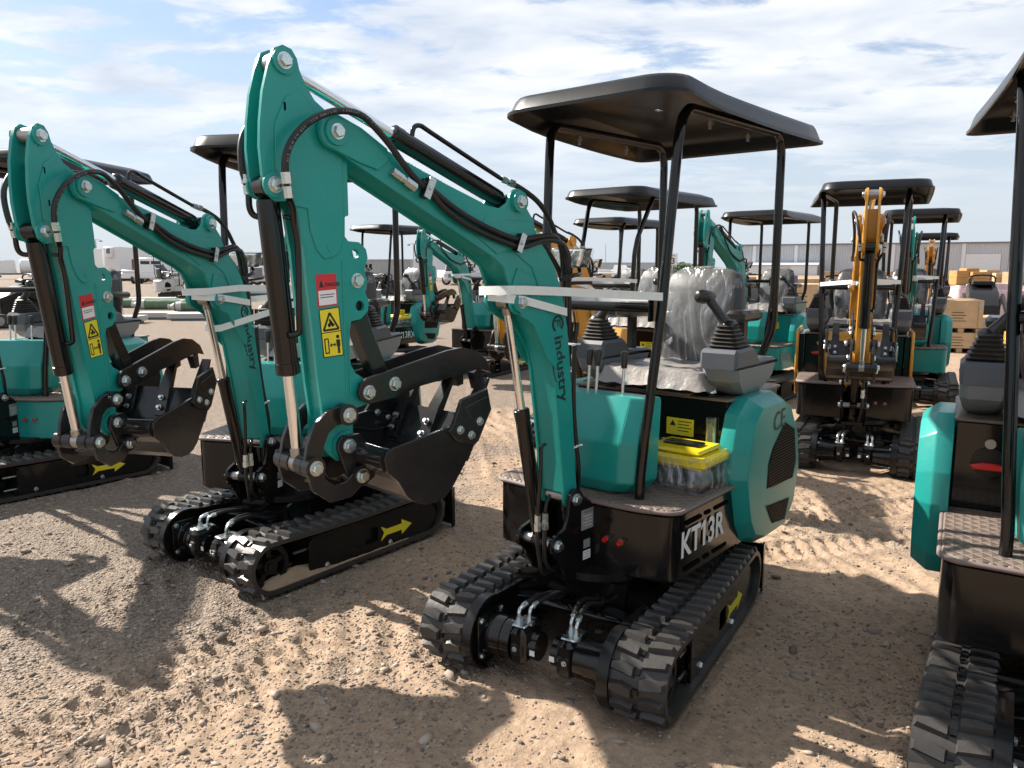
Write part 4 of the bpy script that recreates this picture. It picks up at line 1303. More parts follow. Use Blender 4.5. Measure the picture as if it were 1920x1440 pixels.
def excavator(name, C, yt, yu, yb, dl, label, paint=TEAL, plat=BLACK, model='KT13R', mcol=WDEC, near=True, bent=False, dz=0.0, full=False,
              bar=False, slim=False, group='mini excavators parked in the yard', boom=True, film=True, z0=0.0):
    pn = paint.name; ph = lambda th: -R(90 + th)
    root = thing(name, (C[0], C[1], z0), ph(yt), label=label, cat='excavator', group=group)
    MT = Matrix.Identity(4)
    MU = Matrix.Rotation(ph(yu)-ph(yt), 4, 'Z')
    MB = MU @ Matrix.Translation((SX, SY, 0)) @ Matrix.Rotation(ph(yb)-ph(yu), 4, 'Z')
    f = Vector((FOOT[0], 0, FOOT[1]))
    MA = MB @ Matrix.Translation(f) @ Matrix.Rotation(-R(dl), 4, 'Y') @ Matrix.Translation(-f)
    FR = {'T': MT, 'U': MU, 'B': MB, 'A': MA}
    obs = {}
    def P(nm, frame, key, fn, parent=None, lod=0, label=None):
        if lod and not near: return None
        me = mc((nm,)+tuple(key), fn)
        o = bpy.data.objects.new(nm, me); link(o, parent if parent is not None else root)
        if parent is None: o.matrix_local = FR[frame]
        if label: o['label'] = label
        return o
    def bolts(parent, frame, lst):
        if not near: return
        for (x, y, z, ax, r_) in lst:
            o = bpy.data.objects.new('bolt', bolt_mesh(r_)); link(o, parent)
            o.matrix_local = Matrix.Translation((x, y, z)) @ Vector(ax).to_track_quat('Y', 'Z').to_matrix().to_4x4()
    # undercarriage
    for s in (1, -1):
        b = P('rubber_track', 'T', (s,), lambda: g_belt(s))
        P('sprocket', 'T', (s,), lambda: g_wheel(s, FRX, .102, 5), b)
        P('idler_wheel', 'T', (s,), lambda: g_wheel(s, RRX, .102, 6), b)
        tf = P('track_frame', 'T', (s,), lambda: g_trackframe(s))
        P('arrow_decal', 'T', (s,), lambda: g_arrow(s), tf, label='yellow arrow sticker')
        bolts(tf, 'T', [(.12, .463*s, .06, (0, s, 0), .011), (-.30, .463*s, .055, (0, s, 0), .011)])
        mo = P('travel_motor', 'T', (s,), lambda: g_motor(s))
        P('motor_bolts', 'T', (s,), lambda: g_motorbolts(s), mo, 1)
        for k in (0, 1):
            P('hose_fitting', 'T', (s, k), lambda: g_fitting(s, k), mo, 1)
            P('hydraulic_hose', 'T', ('m', s, k), lambda: g_motorhose(s, k), mo, 1)
    P('centre_frame', 'T', (), g_centre)
    P('dozer_blade', 'T', (), g_blade)
    # house
    pf = P('platform', 'U', (plat.name,), lambda: g_platform(plat))
    for sl in SLOTS: P('vent_slot', 'U', sl, lambda: g_slot(*sl), pf, 1)
    if model: P('model_lettering', 'U', (model, mcol.name), lambda: g_model(model, mcol), pf)
    bolts(pf, 'U', [(-.46, .3657, .565, (0, 1, 0), .011), (-.53, .3657, .405, (0, 1, 0), .011), (-.46, -.4757, .565, (0, -1, 0), .011), (-.53, -.4757, .405, (0, -1, 0), .011)])
    P('grease_nipples', 'U', (), g_nipples, pf, 1)
    mt = P('floor_mat', 'U', (), g_mat)
    P('mat_piping', 'U', (), g_matpipe, mt, 1)
    sb = P('seat_box', 'U', (pn, full), lambda: g_seatbox(paint, full))
    P('box_lid', 'U', (), g_boxtop, sb)
    P('level_gauge', 'U', (), g_gauge, sb, 1); P('warning_sticker', 'U', (), g_yellowlabel, sb)
    P('filler_cap', 'U', (), g_cap, sb, 1); P('battery_switch', 'U', (), g_redhandle, sb, 1, label='red turn handle')
    for s in (1, -1):
        if slim: hd = P('side_panel', 'U', (pn, s), lambda: g_sidepanel(paint, s))
        else:
            hd = P('hood', 'U', (pn, s), lambda: g_hood(paint, s))
            P('grille', 'U', ('u', s), lambda: g_grille(s, GU), hd); P('grille', 'U', ('l', s), lambda: g_grille(s, GL), hd)
        if s > 0 and near and not slim: P('ce_mark', 'U', (), g_ce, hd)
        cn = P('control_console', 'U', (s,), lambda: g_console(s))
        P('lever_boot', 'U', (s,), lambda: g_boot(s), cn); P('joystick', 'U', (s,), lambda: g_joystick(s), cn)
        P('armrest', 'U', (s,), lambda: g_armrest(s))
        P('canopy_post', 'U', (s, bent, dz), lambda: g_post(s, bent, dz))
    if not slim: P('rear_cover', 'U', (pn,), lambda: g_rear(paint))
    P('knee_panel', 'U', (pn,), lambda: g_knee(paint))
    for y in (-.135, -.095, .03): P('control_lever', 'U', (y,), lambda: g_lever(y))
    st = P('seat', 'U', (), g_seat)
    if film: P('seat_film', 'U', ('c',), g_cushfilm, st)
    bk = P('backrest', 'U', (), g_backrest)
    if film: P('plastic_cover', 'U', (), g_seatfilm, bk, label='crumpled clear plastic cover')
    P('crossbar', 'U', (), g_crossbar)
    cp = P('canopy', 'U', (dz,), lambda: g_canopy(dz))
    for cb in CBOLTS: P('canopy_bolt', 'U', (cb, dz), lambda: g_canopybolt(*cb, dz), cp, 1)
    if bar: P('front_handrail', 'U', (), g_frontbar)
    if boom:
        br = P('swing_bracket', 'B', (), g_bracket)
        P('name_plates', 'B', (), g_plates, br, 1)
        bolts(br, 'B', [(p[0], .090*s, p[1], (0, s, 0), .019) for p in (FOOT, BFOOT) for s in (1, -1)])
        bo = P('boom', 'A', (pn,), lambda: g_boom(paint))
        P('boom_lettering', 'A', (), lambda: g_logo(DDEC), bo)
        bolts(bo, 'A', [(p[0], .0766*s, p[1], (0, s, 0), .0165) for p in (BOOMARM, ARMCYL, BMCYL) for s in (1, -1)])
        ar = P('arm', 'A', (pn,), lambda: g_arm(paint))
        P('danger_sticker', 'A', (), g_sticker_red, ar); P('hazard_sticker', 'A', (), g_sticker_yellow, ar)
        bolts(ar, 'A', [(p[0], h*s, p[1], (0, s, 0), .0165) for p, h in ((ARMTOP, .047), (BCTOP, .047), ((1.0, 1.466), .0405)) for s in (1, -1)])
        bu = P('bucket', 'A', (), g_bucket)
        for y in (-.155, 0, .155):
            t = P('tooth', 'A', (y,), lambda: g_tooth(y), bu)
            for k in (0, 1): P('tooth_bolt', 'A', (y, k), lambda: g_toothbolt(y, k), bu, 1)
        for s in (1, -1):
            P('side_cutter', 'A', (s,), lambda: g_cutter(s), bu)
            bolts(bu, 'A', [(x, .2167*s, z, (0, s, 0), .0105) for x, z in ((.776, 1.030), (.732, 1.008), (.697, 1.045))])
            bolts(bu, 'A', [(x, .1898*s, z, (0, -s, 0), .0085) for x, z in ((.776, 1.030), (.732, 1.008))])
            P('bucket_link', 'A', (s,), lambda: g_link(s))
        bolts(bu, 'A', [(p[0], h*s, p[1], (0, s, 0), .0165) for p, h in ((PIV, .0685), (BL, .088), (BCLOW, .088), (LINKP, .088)) for s in (1, -1)])
        P('link_boss', 'A', (), g_linkboss)
        tb = P('thumb', 'A', (), g_thumb); P('thumb_link', 'A', (), g_thumblink)
        bolts(tb, 'A', [(p[0], .062*s, p[1], (0, s, 0), .0165) for p in (TH, TH2) for s in (1, -1)])
        P('bucket_ram_barrel', 'A', (), lambda: g_barrel(BCTOP, BCLOW, .66, .030)); P('bucket_ram_rod', 'A', (), lambda: g_rod(BCTOP, BCLOW, .66, .0165))
        P('arm_ram_barrel', 'A', (), lambda: g_barrel(ARMCYL, ARMTOP, .56, .029)); P('arm_ram_rod', 'A', (), lambda: g_rod(ARMCYL, ARMTOP, .56, .0155))
        # boom ram runs between a fixed pin and a moving one
        a = Vector((BFOOT[0], 0, BFOOT[1])); b0 = Vector((BMCYL[0], 0, BMCYL[1])); b1 = MB.inverted() @ MA @ b0
        ang0 = math.atan2(b0.z-a.z, b0.x-a.x); ang1 = math.atan2(b1.z-a.z, b1.x-a.x)
        RM = MB @ Matrix.Translation(a) @ Matrix.Rotation(-(ang1-ang0), 4, 'Y') @ Matrix.Translation(-a)
        ext = ((b1-a).length-(b0-a).length)*(b0-a).normalized()
        FR['CB'] = RM; FR['CR'] = RM @ Matrix.Translation(ext)
        P('boom_ram_barrel', 'CB', (), lambda: g_barrel(BFOOT, BMCYL, .57, .0275)); P('boom_ram_rod', 'CR', (), lambda: g_rod(BFOOT, BMCYL, .50, .0150))
        P('work_lamp', 'A', (), g_lamp); P('lamp_film', 'A', (), g_lampfilm, None, 1)
        h1 = P('hydraulic_hose', 'A', ('h1',), lambda: hose(HOSE1)); P('hose_lettering', 'A', (), g_hosetext, h1, 1); P('hydraulic_hose', 'A', ('h4',), lambda: hose(HOSE4))
        P('hydraulic_hose', 'A', ('h2',), lambda: hose(HOSE2), None, 1)
        P('hydraulic_hose', 'A', ('h3',), lambda: hose([(.351, 0, 1.788), (.29, .0, 1.771), (.207, .0, 1.735), (.15, 0, 1.688), (.111, 0, 1.633), (.07, 0, 1.56), (.05, .0, 1.40)]))
        P('ram_pipe', 'A', (), g_bpipe); P('ram_pipe', 'A', ('s',), g_steelpipe)
        for i, (p, q) in enumerate((((1.223, .077, 1.675), (1.230, .079, 1.738)), ((.894, .073, 1.771), (.815, .076, 1.730)), ((1.263, -.055, 1.69), (1.268, -.057, 1.74)), ((.385, 0, 1.796), (.325, 0, 1.783)))):
            P('hose_coupling', 'A', (i,), lambda: g_ferrule(p, q), None, 1)
        for i, (x, z) in enumerate(((.772, 1.732), (.381, 1.583))): P('hose_clamp', 'A', (i,), lambda: g_clamp(x, z), None, 1)
        for k in (0, 1):
            P('ram_pipe', 'B', ('b', k), lambda: g_bchoses(k), None, 1); P('hydraulic_hose', 'B', ('b', k), lambda: g_bctail(k), None, 1)
        P('hose_coupling', 'B', ('b0',), lambda: g_ferrule((.256, .055, .61), (.256, .055, .55)), None, 1); P('hose_coupling', 'B', ('b1',), lambda: g_ferrule((.222, .062, .61), (.222, .062, .55)), None, 1)
        for y in (-.02, .02, .045): P('hydraulic_hose', 'A', ('c', y), lambda: g_colhose(y), None, 1)
        P('cable_tie', 'A', (0,), lambda: g_ziptie(.83, .03), None, 1); P('cable_tie', 'A', (1,), lambda: g_ziptie(1.22, .05), None, 1)
    W = Matrix.Translation((C[0], C[1], z0)) @ Matrix.Rotation(ph(yt), 4, 'Z')
    return root, {k: W @ m_ for k, m_ in FR.items()}
def strap(name, FRM, yfront, label, z=1.405, far=False, drop=0.0):
    """white packing strap looped round boom and canopy post"""
    U, A = FRM['U'], FRM['A']
    c = SY-.005
    pts = [U @ Vector((-.092, c+.272, z-.01)), U @ Vector((-.06, c+.285, z-.01)), A @ Vector((.20, .074, z+.015)), A @ Vector((.36, .080, z+.022)), A @ Vector((.432, .070, z+.023)), A @ Vector((.440, -.02, z+.02)), A @ Vector((.425, -.068, z+.018)),
           A @ Vector((.30, -.072, z+.012)), A @ Vector((.12, -.072, z+.0)), U @ Vector((-.02, c-.285, z-.03)), U @ Vector((-.092, c-.283, z-.03)), U @ Vector((-.115, c-.25, z-.03)), U @ Vector((-.112, c+.24, z-.015))]
    g = G(); g.band(pts, (0, 0, 1), .030, .0022, STRAP, closed=True)
    g.band([A @ Vector((.430, -.02, z+.0)), A @ Vector((.425, .066, z-.005)), A @ Vector((.36, .0795, z-.012)), A @ Vector((.12, .0705, z-.062)), A @ Vector((.095, .02, z-.066))], (0, 0, 1), .028, .0022, STRAP)
    o = part(name, g, None); tag(o, label, 'strap', 'white packing straps round the booms')
    return o
# ------------------------------------------------------------------ ground
PITCH = R(8.56)
def gp(u, v, z=0.0):
    """point at height z seen at a pixel of the 1920 x 1440 photograph"""
    a, b = (u-960)/1442.0, (v-720)/1442.0
    d = Vector((a, math.cos(PITCH)-b*math.sin(PITCH), -math.sin(PITCH)-b*math.cos(PITCH)))
    t = (z-CAM_H)/d.z
    return Vector((d.x*t, d.y*t, z))
def hash2(ix, iy, seed):
    h = (ix.astype(np.int64)*374761393 + iy.astype(np.int64)*668265263 + seed*1442695041) & 0xffffffff
    h = ((h ^ (h >> 13))*1274126177) & 0xffffffff
    return ((h ^ (h >> 16)) & 0xffff)/65535.0
def vnoise(x, y, seed=0):
    ix, iy = np.floor(x), np.floor(y); fx, fy = x-ix, y-iy
    fx = fx*fx*fx*(fx*(fx*6-15)+10); fy = fy*fy*fy*(fy*(fy*6-15)+10)
    a = hash2(ix, iy, seed); b = hash2(ix+1, iy, seed); c = hash2(ix, iy+1, seed); d = hash2(ix+1, iy+1, seed)
    return (a*(1-fx)+b*fx)*(1-fy) + (c*(1-fx)+d*fx)*fy
def fbm(x, y, o=4, seed=0):
    s = 0; a = 1; n = 0
    for k in range(o):
        s = s + a*(vnoise(x*2**k+k*17.3, y*2**k-k*9.1, seed+k)-.5); n += a; a *= .5
    return s/n
TRAILS = []
for (a, b, dep) in (((1420, 985), (1730, 945), .024), ((1440, 1035), (1760, 1000), .022), ((1490, 950), (1740, 905), .014), ((560, 1130), (60, 1390), .018), ((620, 1200), (180, 1430), .014),
                    ((330, 1090), (-200, 1250), .014), ((900, 760), (960, 900), .010), ((860, 720), (880, 900), .010)):
    TRAILS.append((gp(*a), gp(*b), dep))
PADS = []            # (x, y, yaw) of parked machines: firm ground under their tracks
def gravel_mask(x, y):
    m = fbm(x*.55+3.0, y*.55-1.0, 4, 21)*2.3 + .42
    m = m + .38*np.exp(-((x+1.2)**2/1.6+(y-2.2)**2/1.2)) + .30*np.exp(-((x+2.6)**2/2.5+(y-3.6)**2/1.5)) - .30*np.exp(-((x-2.4)**2/2.0+(y-4.0)**2/1.6))
    return np.clip(m, 0, 1)
def height(x, y):
    r = np.sqrt(x*x+y*y)
    near = 1/(1+(r/14.0)**2)
    h = .030*fbm(x*.45, y*.45, 3, 1) + .016*fbm(x*1.7, y*1.7, 3, 5) + .008*np.abs(fbm(x*5.0, y*5.0, 4, 9)) + .009*fbm(x*16, y*16, 3, 13)
    cl = np.clip(fbm(x*8.0, y*8.0, 3, 31)-.06, 0, 1)
    h = h + .016*cl
    # raked wash-board left by turning tracks
    u = x*.93+y*.36; v = -x*.36+y*.93
    rk = np.clip(fbm(x*.5+9, y*.5, 2, 41)*3+.25, 0, 1)
    h = h + .009*rk*np.sin(u*42+3*fbm(x*1.3, y*1.3, 2, 43)*6)*np.clip(fbm(u*2, v*1.0, 2, 47)*3+.6, 0, 1)
    for a, b, dep in TRAILS:
        d = (b-a); L_ = d.length; d = d/L_
        s = (x-a.x)*d.x+(y-a.y)*d.y; t = -(x-a.x)*d.y+(y-a.y)*d.x
        ins = np.clip((s+.1)/.1, 0, 1)*np.clip((L_-s+.1)/.1, 0, 1)*np.clip((.115-np.abs(t))/.02, 0, 1)
        bar = np.clip(np.sin(s*2*np.pi/.090 + np.sign(t)*1.57)*3.0+.5*fbm(x*9, y*9, 2, 61)*4, -1, 1)
        h = h + ins*(-.55*dep + .75*dep*bar*np.clip((np.abs(t)-.008)/.015, 0, 1))
        h = h + dep*.5*np.exp(-((np.abs(t)-.145)/.03)**2)*np.clip((s+.1)/.1, 0, 1)*np.clip((L_-s+.1)/.1, 0, 1)
    for (px, py, yaw) in PADS:
        X = np.array([-math.sin(R(yaw)), -math.cos(R(yaw))]); Y = np.array([math.cos(R(yaw)), -math.sin(R(yaw))])
        s = (x-px)*X[0]+(y-py)*X[1]; t = (x-px)*Y[0]+(y-py)*Y[1]
        for c in (.385, -.385):
            w = np.clip((.17-np.abs(t-c))/.06, 0, 1)*np.clip((.70-np.abs(s+.08))/.08, 0, 1)
            h = h*(1-w) + (-.004+.004*fbm(x*14, y*14, 2, 3))*w
            # small banks pushed up beside and ahead of the belt
            e = np.abs(np.abs(t-c)-.145)
            h = h + .024*np.exp(-(e/.035)**2)*np.clip((.62-np.abs(s+.05))/.15, 0, 1)*np.clip(.45+fbm(x*3, y*3, 2, 51)*2.4, 0, 1)
            h = h + .014*np.exp(-(((s-.60)/.07)**2+((t-c)/.15)**2))
    return h*near
def build_ground():
    ph = np.concatenate([np.radians(np.linspace(-180, -52, 30)), np.radians(np.linspace(-48, 48, 640)), np.radians(np.linspace(52, 176, 30))])
    rr = [0.35]
    while rr[-1] < 20: rr.append(rr[-1]*1.0048)
    while rr[-1] < 4000: rr.append(rr[-1]*1.13)
    rr = np.array(rr); na, nr = len(ph), len(rr)
    Rr, Pp = np.meshgrid(rr, ph, indexing='ij')
    x = Rr*np.sin(Pp); y = Rr*np.cos(Pp)
    z = height(x, y)
    co = np.stack([x, y, z], -1).reshape(-1, 3)
    co = np.vstack([co, [[0, 0, 0]]])
    i, j = np.meshgrid(np.arange(nr-1), np.arange(na), indexing='ij'); jn = (j+1) % na
    q = np.stack([i*na+j, (i+1)*na+j, (i+1)*na+jn, i*na+jn], -1).reshape(-1, 4)
    me = bpy.data.meshes.new('ground')
    nt = na
    loops = np.concatenate([q.reshape(-1), np.stack([np.full(na, nr*na), np.arange(na), (np.arange(na)+1) % na], -1).reshape(-1)])
    starts = np.concatenate([np.arange(len(q))*4, len(q)*4 + np.arange(na)*3])
    me.vertices.add(len(co)); me.vertices.foreach_set('co', co.reshape(-1).astype(np.float32))
    me.loops.add(len(loops)); me.loops.foreach_set('vertex_index', loops.astype(np.int32))
    me.polygons.add(len(starts)); me.polygons.foreach_set('loop_start', starts.astype(np.int32))
    me.update(calc_edges=True)
    me.polygons.foreach_set('use_smooth', np.ones(len(starts), bool)); me.validate()
    bm = None
    o = bpy.data.objects.new('ground', me); link(o); tag(o, kind='structure')
    if me.polygons[0].normal.z < 0: me.flip_normals()
    me.materials.append(mat_ground())
    return o
def mat_ground():
    m, nt, b = _nodes('sandy_gravel')
    N = nt.nodes.new; L = nt.links.new
    tc = N('ShaderNodeTexCoord'); pos = tc.outputs['Object']
    def noise(s, d, r=.6, dist=0):
        n = N('ShaderNodeTexNoise'); n.inputs['Scale'].default_value = s; n.inputs['Detail'].default_value = d; n.inputs['Roughness'].default_value = r; n.inputs['Distortion'].default_value = dist
        L(pos, n.inputs['Vector']); return n.outputs['Fac']
    def ramp(v, a, b_, c0=0., c1=1.):
        mr = N('ShaderNodeMapRange'); mr.inputs['From Min'].default_value = a; mr.inputs['From Max'].default_value = b_; mr.inputs['To Min'].default_value = c0; mr.inputs['To Max'].default_value = c1
        L(v, mr.inputs['Value']); return mr.outputs[0]
    def mix(f, c1, c2, t='MIX'):
        mx = N('ShaderNodeMixRGB'); mx.blend_type = t
        for k, c in (('Fac', f), ('Color1', c1), ('Color2', c2)):
            if isinstance(c, (tuple, float, int)): mx.inputs[k].default_value = c if not isinstance(c, tuple) else (*c, 1)
            else: L(c, mx.inputs[k])
        return mx.outputs[0]
    sand = mix(ramp(noise(1.3, 5), .3, .7), (.290, .205, .142), (.385, .278, .198))
    grav = mix(ramp(noise(170, 3, .7), .33, .67), (.120, .096, .080), (.315, .252, .206))
    sp = N('ShaderNodeSeparateXYZ'); L(pos, sp.inputs[0])
    far = N('ShaderNodeMath'); far.operation = 'MULTIPLY_ADD'; far.inputs[1].default_value = -.16; L(sp.outputs[0], far.inputs[0])
    fy = N('ShaderNodeMath'); fy.operation = 'MULTIPLY_ADD'; fy.inputs[1].default_value = .05; fy.inputs[2].default_value = -.30; L(sp.outputs[1], fy.inputs[0]); L(fy.outputs[0], far.inputs[2])
    farc = N('ShaderNodeClamp'); farc.inputs['Min'].default_value = -.12; farc.inputs['Max'].default_value = .30; L(far.outputs[0], farc.inputs['Value'])
    gm = N('ShaderNodeMath'); gm.operation = 'ADD'; L(farc.outputs[0], gm.inputs[0]); L(noise(.75, 7, .62, .3), gm.inputs[1])
    msk = ramp(gm.outputs[0], .44, .66)
    base = mix(msk, sand, grav)
    base = mix(ramp(noise(55, 5, .7), .35, .72, 0, .45), base, (.20, .150, .105))
    # pebble tone
    vo = N('ShaderNodeTexVoronoi'); vo.inputs['Scale'].default_value = 75; L(pos, vo.inputs['Vector'])
    vr = N('ShaderNodeSeparateColor'); L(vo.outputs['Color'], vr.inputs[0])
    pm = N('ShaderNodeMath'); pm.operation = 'MULTIPLY'; L(ramp(vr.outputs[0], .45, .55), pm.inputs[0]); L(msk, pm.inputs[1])
    pm2 = N('ShaderNodeMath'); pm2.operation = 'MULTIPLY'; pm2.inputs[1].default_value = .55; L(pm.outputs[0], pm2.inputs[0])
    ptone = mix(vr.outputs[1], (.12, .097, .078), (.36, .295, .235))
    base = mix(pm2.outputs[0], base, ptone)
    # coarser speckle that still reads at mid distance
    base = mix(.5, base, mix(1.0, base, mix(ramp(noise(26, 4, .75), .3, .7), (.50, .48, .46), (1.5, 1.49, 1.47)), 'MULTIPLY'))
    L(base, b.inputs['Base Color']); setin(b, 'Roughness', .92); setin(b, 'Specular IOR Level', .2)
    h1 = N('ShaderNodeMath'); h1.operation = 'MULTIPLY'; L(ramp(vo.outputs['Distance'], 0, .6, 1, 0), h1.inputs[0]); L(msk, h1.inputs[1])
    h2 = N('ShaderNodeMath'); h2.operation = 'MULTIPLY_ADD'; h2.inputs[1].default_value = .5; L(noise(60, 4, .7), h2.inputs[0]); L(h1.outputs[0], h2.inputs[2])
    h3 = N('ShaderNodeMath'); h3.operation = 'MULTIPLY_ADD'; h3.inputs[1].default_value = 0.9; L(noise(11, 5, .62), h3.inputs[0]); L(h2.outputs[0], h3.inputs[2])
    bp = N('ShaderNodeBump'); bp.inputs['Strength'].default_value = .85; bp.inputs['Distance'].default_value = .014
    L(h3.outputs[0], bp.inputs['Height']); L(bp.outputs[0], b.inputs['Normal'])
    return m
def build_stones():
    rng = np.random.default_rng(5)
    n = 200000
    r = 1.5*(8.0/1.5)**rng.random(n); a = np.radians(rng.uniform(-44, 44, n))
    x = r*np.sin(a); y = r*np.cos(a)
    keep = rng.random(n) < (.05+.95*gravel_mask(x, y)**1.8)*np.clip((r/3.0)**.6, .5, 1)
    x, y = x[keep], y[keep]; n = len(x)
    n = min(n, 50000); x, y = x[:n], y[:n]
    size = .0037*np.exp(rng.normal(0, .40, n)) * np.where(rng.random(n) < .012, 3.0, 1.0)*np.where(rng.random(n) < .08, 1.6, 1.0)
    size = np.clip(size, .002, .024)
    z = height(x, y) + size*.15
    t = (1+5**.5)/2
    ico = np.array([(-1, t, 0), (1, t, 0), (-1, -t, 0), (1, -t, 0), (0, -1, t), (0, 1, t), (0, -1, -t), (0, 1, -t), (t, 0, -1), (t, 0, 1), (-t, 0, -1), (-t, 0, 1)])/1.9
    fc = np.array([(0, 11, 5), (0, 5, 1), (0, 1, 7), (0, 7, 10), (0, 10, 11), (1, 5, 9), (5, 11, 4), (11, 10, 2), (10, 7, 6), (7, 1, 8), (3, 9, 4), (3, 4, 2), (3, 2, 6), (3, 6, 8), (3, 8, 9), (4, 9, 5), (2, 4, 11), (6, 2, 10), (8, 6, 7), (9, 8, 1)])
    sc = np.stack([size*rng.uniform(.9, 1.7, n), size*rng.uniform(.7, 1.1, n), size*rng.uniform(.35, .6, n)], -1)
    an = rng.uniform(0, 6.28, n); ca, sa = np.cos(an), np.sin(an)
    v = ico[None]*(1+rng.normal(0, .14, (n, 12, 1)))*sc[:, None]
    tilt = rng.normal(0, .35, n)
    vx, vy, vz = v[..., 0], v[..., 1], v[..., 2]+v[..., 0]*np.tan(np.clip(tilt, -.7, .7))[:, None]*.5
    co = np.stack([vx*ca[:, None]-vy*sa[:, None]+x[:, None], vx*sa[:, None]+vy*ca[:, None]+y[:, None], vz+z[:, None]], -1).reshape(-1, 3)
    f = (fc[None]+(np.arange(n)*12)[:, None, None]).reshape(-1, 3)
    me = bpy.data.meshes.new('gravel_stones')
    me.vertices.add(len(co)); me.vertices.foreach_set('co', co.reshape(-1).astype(np.float32))
    me.loops.add(f.size); me.loops.foreach_set('vertex_index', f.reshape(-1).astype(np.int32))
    me.polygons.add(len(f)); me.polygons.foreach_set('loop_start', (np.arange(len(f))*3).astype(np.int32))
    me.update(calc_edges=True)
    o = bpy.data.objects.new('gravel_stones', me); link(o)
    tag(o, 'loose grey and tan gravel strewn over the sand', 'gravel', kind='stuff')
    m, nt, b = _nodes('stone'); N = nt.nodes.new; L = nt.links.new
    g_ = N('ShaderNodeNewGeometry'); cr = N('ShaderNodeValToRGB')
    for p_, c_ in ((0.0, (.14, .112, .092)), (.35, (.215, .172, .140)), (.7, (.295, .238, .192)), (1.0, (.40, .33, .27))):
        e = cr.color_ramp.elements.new(p_) if p_ not in (0., 1.) else cr.color_ramp.elements[0 if p_ == 0 else -1]
        e.color = (*c_, 1)
    L(g_.outputs['Random Per Island'], cr.inputs[0]); L(cr.outputs[0], b.inputs['Base Color']); setin(b, 'Roughness', .9); setin(b, 'Specular IOR Level', .15)
    me.materials.append(m)
    return o
# ------------------------------------------------------------------ the machines
MACH = [
 dict(name='mini_excavator', C=(.354, 2.978), yt=31, yu=39.5, yb=44, dl=0, label='teal mini excavator in the foreground centre lettered KT13R, boom raised to the left'),
 dict(name='mini_excavator', C=(-1.20, 3.985), yt=37.8, yu=11, yb=13.4, dl=-4.2, label='teal mini excavator left of centre, its bucket behind the two white straps'),
 dict(name='mini_excavator', C=(-3.42, 5.30), yt=39.4, yu=7, yb=7, dl=0, label='teal mini excavator cut by the left edge, only its body and track showing', plat=TEAL, model='KV16R', mcol=GDEC, dz=.12, full=True),
 dict(name='mini_excavator', C=(1.79, 2.12), yt=33.5, yu=30, yb=30, dl=0, label='nearest teal mini excavator cut by the right edge, beside the camera', model='KT13R'),
 dict(name='mini_excavator', C=(-.455, 11.21), yt=30, yu=28, yb=28.1, dl=-2.7, near=False, label='far teal mini excavator framed under the boom of the front one', model='KT13R'),
 dict(name='mini_excavator', C=(-2.10, 11.9), yt=35, yu=33, yb=80, dl=4, near=False, label='far teal mini excavator lettered MH13RX behind the raised arm', model='MH13RX'),
 dict(name='mini_excavator', C=(.82, 6.50), yt=38, yu=39, yb=42, dl=-2, near=False, label='orange mini excavator hidden behind the front teal one', paint=ORANGE, bent=True, model=None, slim=True),
 dict(name='mini_excavator', C=(1.18, 10.26), yt=38, yu=38, yb=38, dl=-4, near=False, label='distant teal mini excavator whose canopy shows small between the front posts', model='KT13R'),
 dict(name='mini_excavator', C=(2.80, 9.00), yt=38, yu=38, yb=38, dl=2, near=False, label='teal mini excavator lettered KV16R behind the front seat', plat=TEAL, model='KV16R', mcol=GDEC, full=True),
 dict(name='mini_excavator', C=(2.74, 5.95), yt=28, yu=24, yb=22.5, dl=-4, near=True, label='orange mini excavator facing the camera on the right', paint=ORANGE, model=None, bar=True, slim=True),
 dict(name='mini_excavator', C=(4.55, 8.73), yt=28, yu=26, yb=29, dl=-3, near=False, label='teal mini excavator just behind the orange one on the right', plat=TEAL, model=None, full=True),
 dict(name='mini_excavator', C=(7.9, 14.6), yt=28, yu=26, yb=28, dl=-3, near=False, label='farthest orange mini excavator on the right, small below its canopy', paint=ORANGE, plat=BLACK, model=None),
 dict(name='mini_excavator', C=(4.75, 6.25), yt=30, yu=28, yb=28, dl=-3, near=False, label='mini excavator behind the nearest one, only a canopy edge at the right border', paint=ORANGE, model=None),
]
FRAMES = []
for m_ in MACH: PADS.append((m_['C'][0], m_['C'][1], m_['yt']))
build_ground()
build_stones()
for m_ in MACH:
    FRAMES.append(excavator(**m_)[1])
strap('packing_strap', FRAMES[0], 0, 'white strap tying the front boom to its canopy post')
strap('packing_strap', FRAMES[1], 0, 'upper white strap round the boom of the excavator left of centre')
strap('packing_strap', FRAMES[4], 0, 'tiny white strap on the far teal excavator')
strap('packing_strap', FRAMES[6], 0, 'white strap on the orange excavator behind the front one')
strap('packing_strap', FRAMES[9], 0, 'white strap across the orange excavator that faces the camera')
strap('packing_strap', FRAMES[10], 0, 'white strap on the teal excavator behind the orange one')
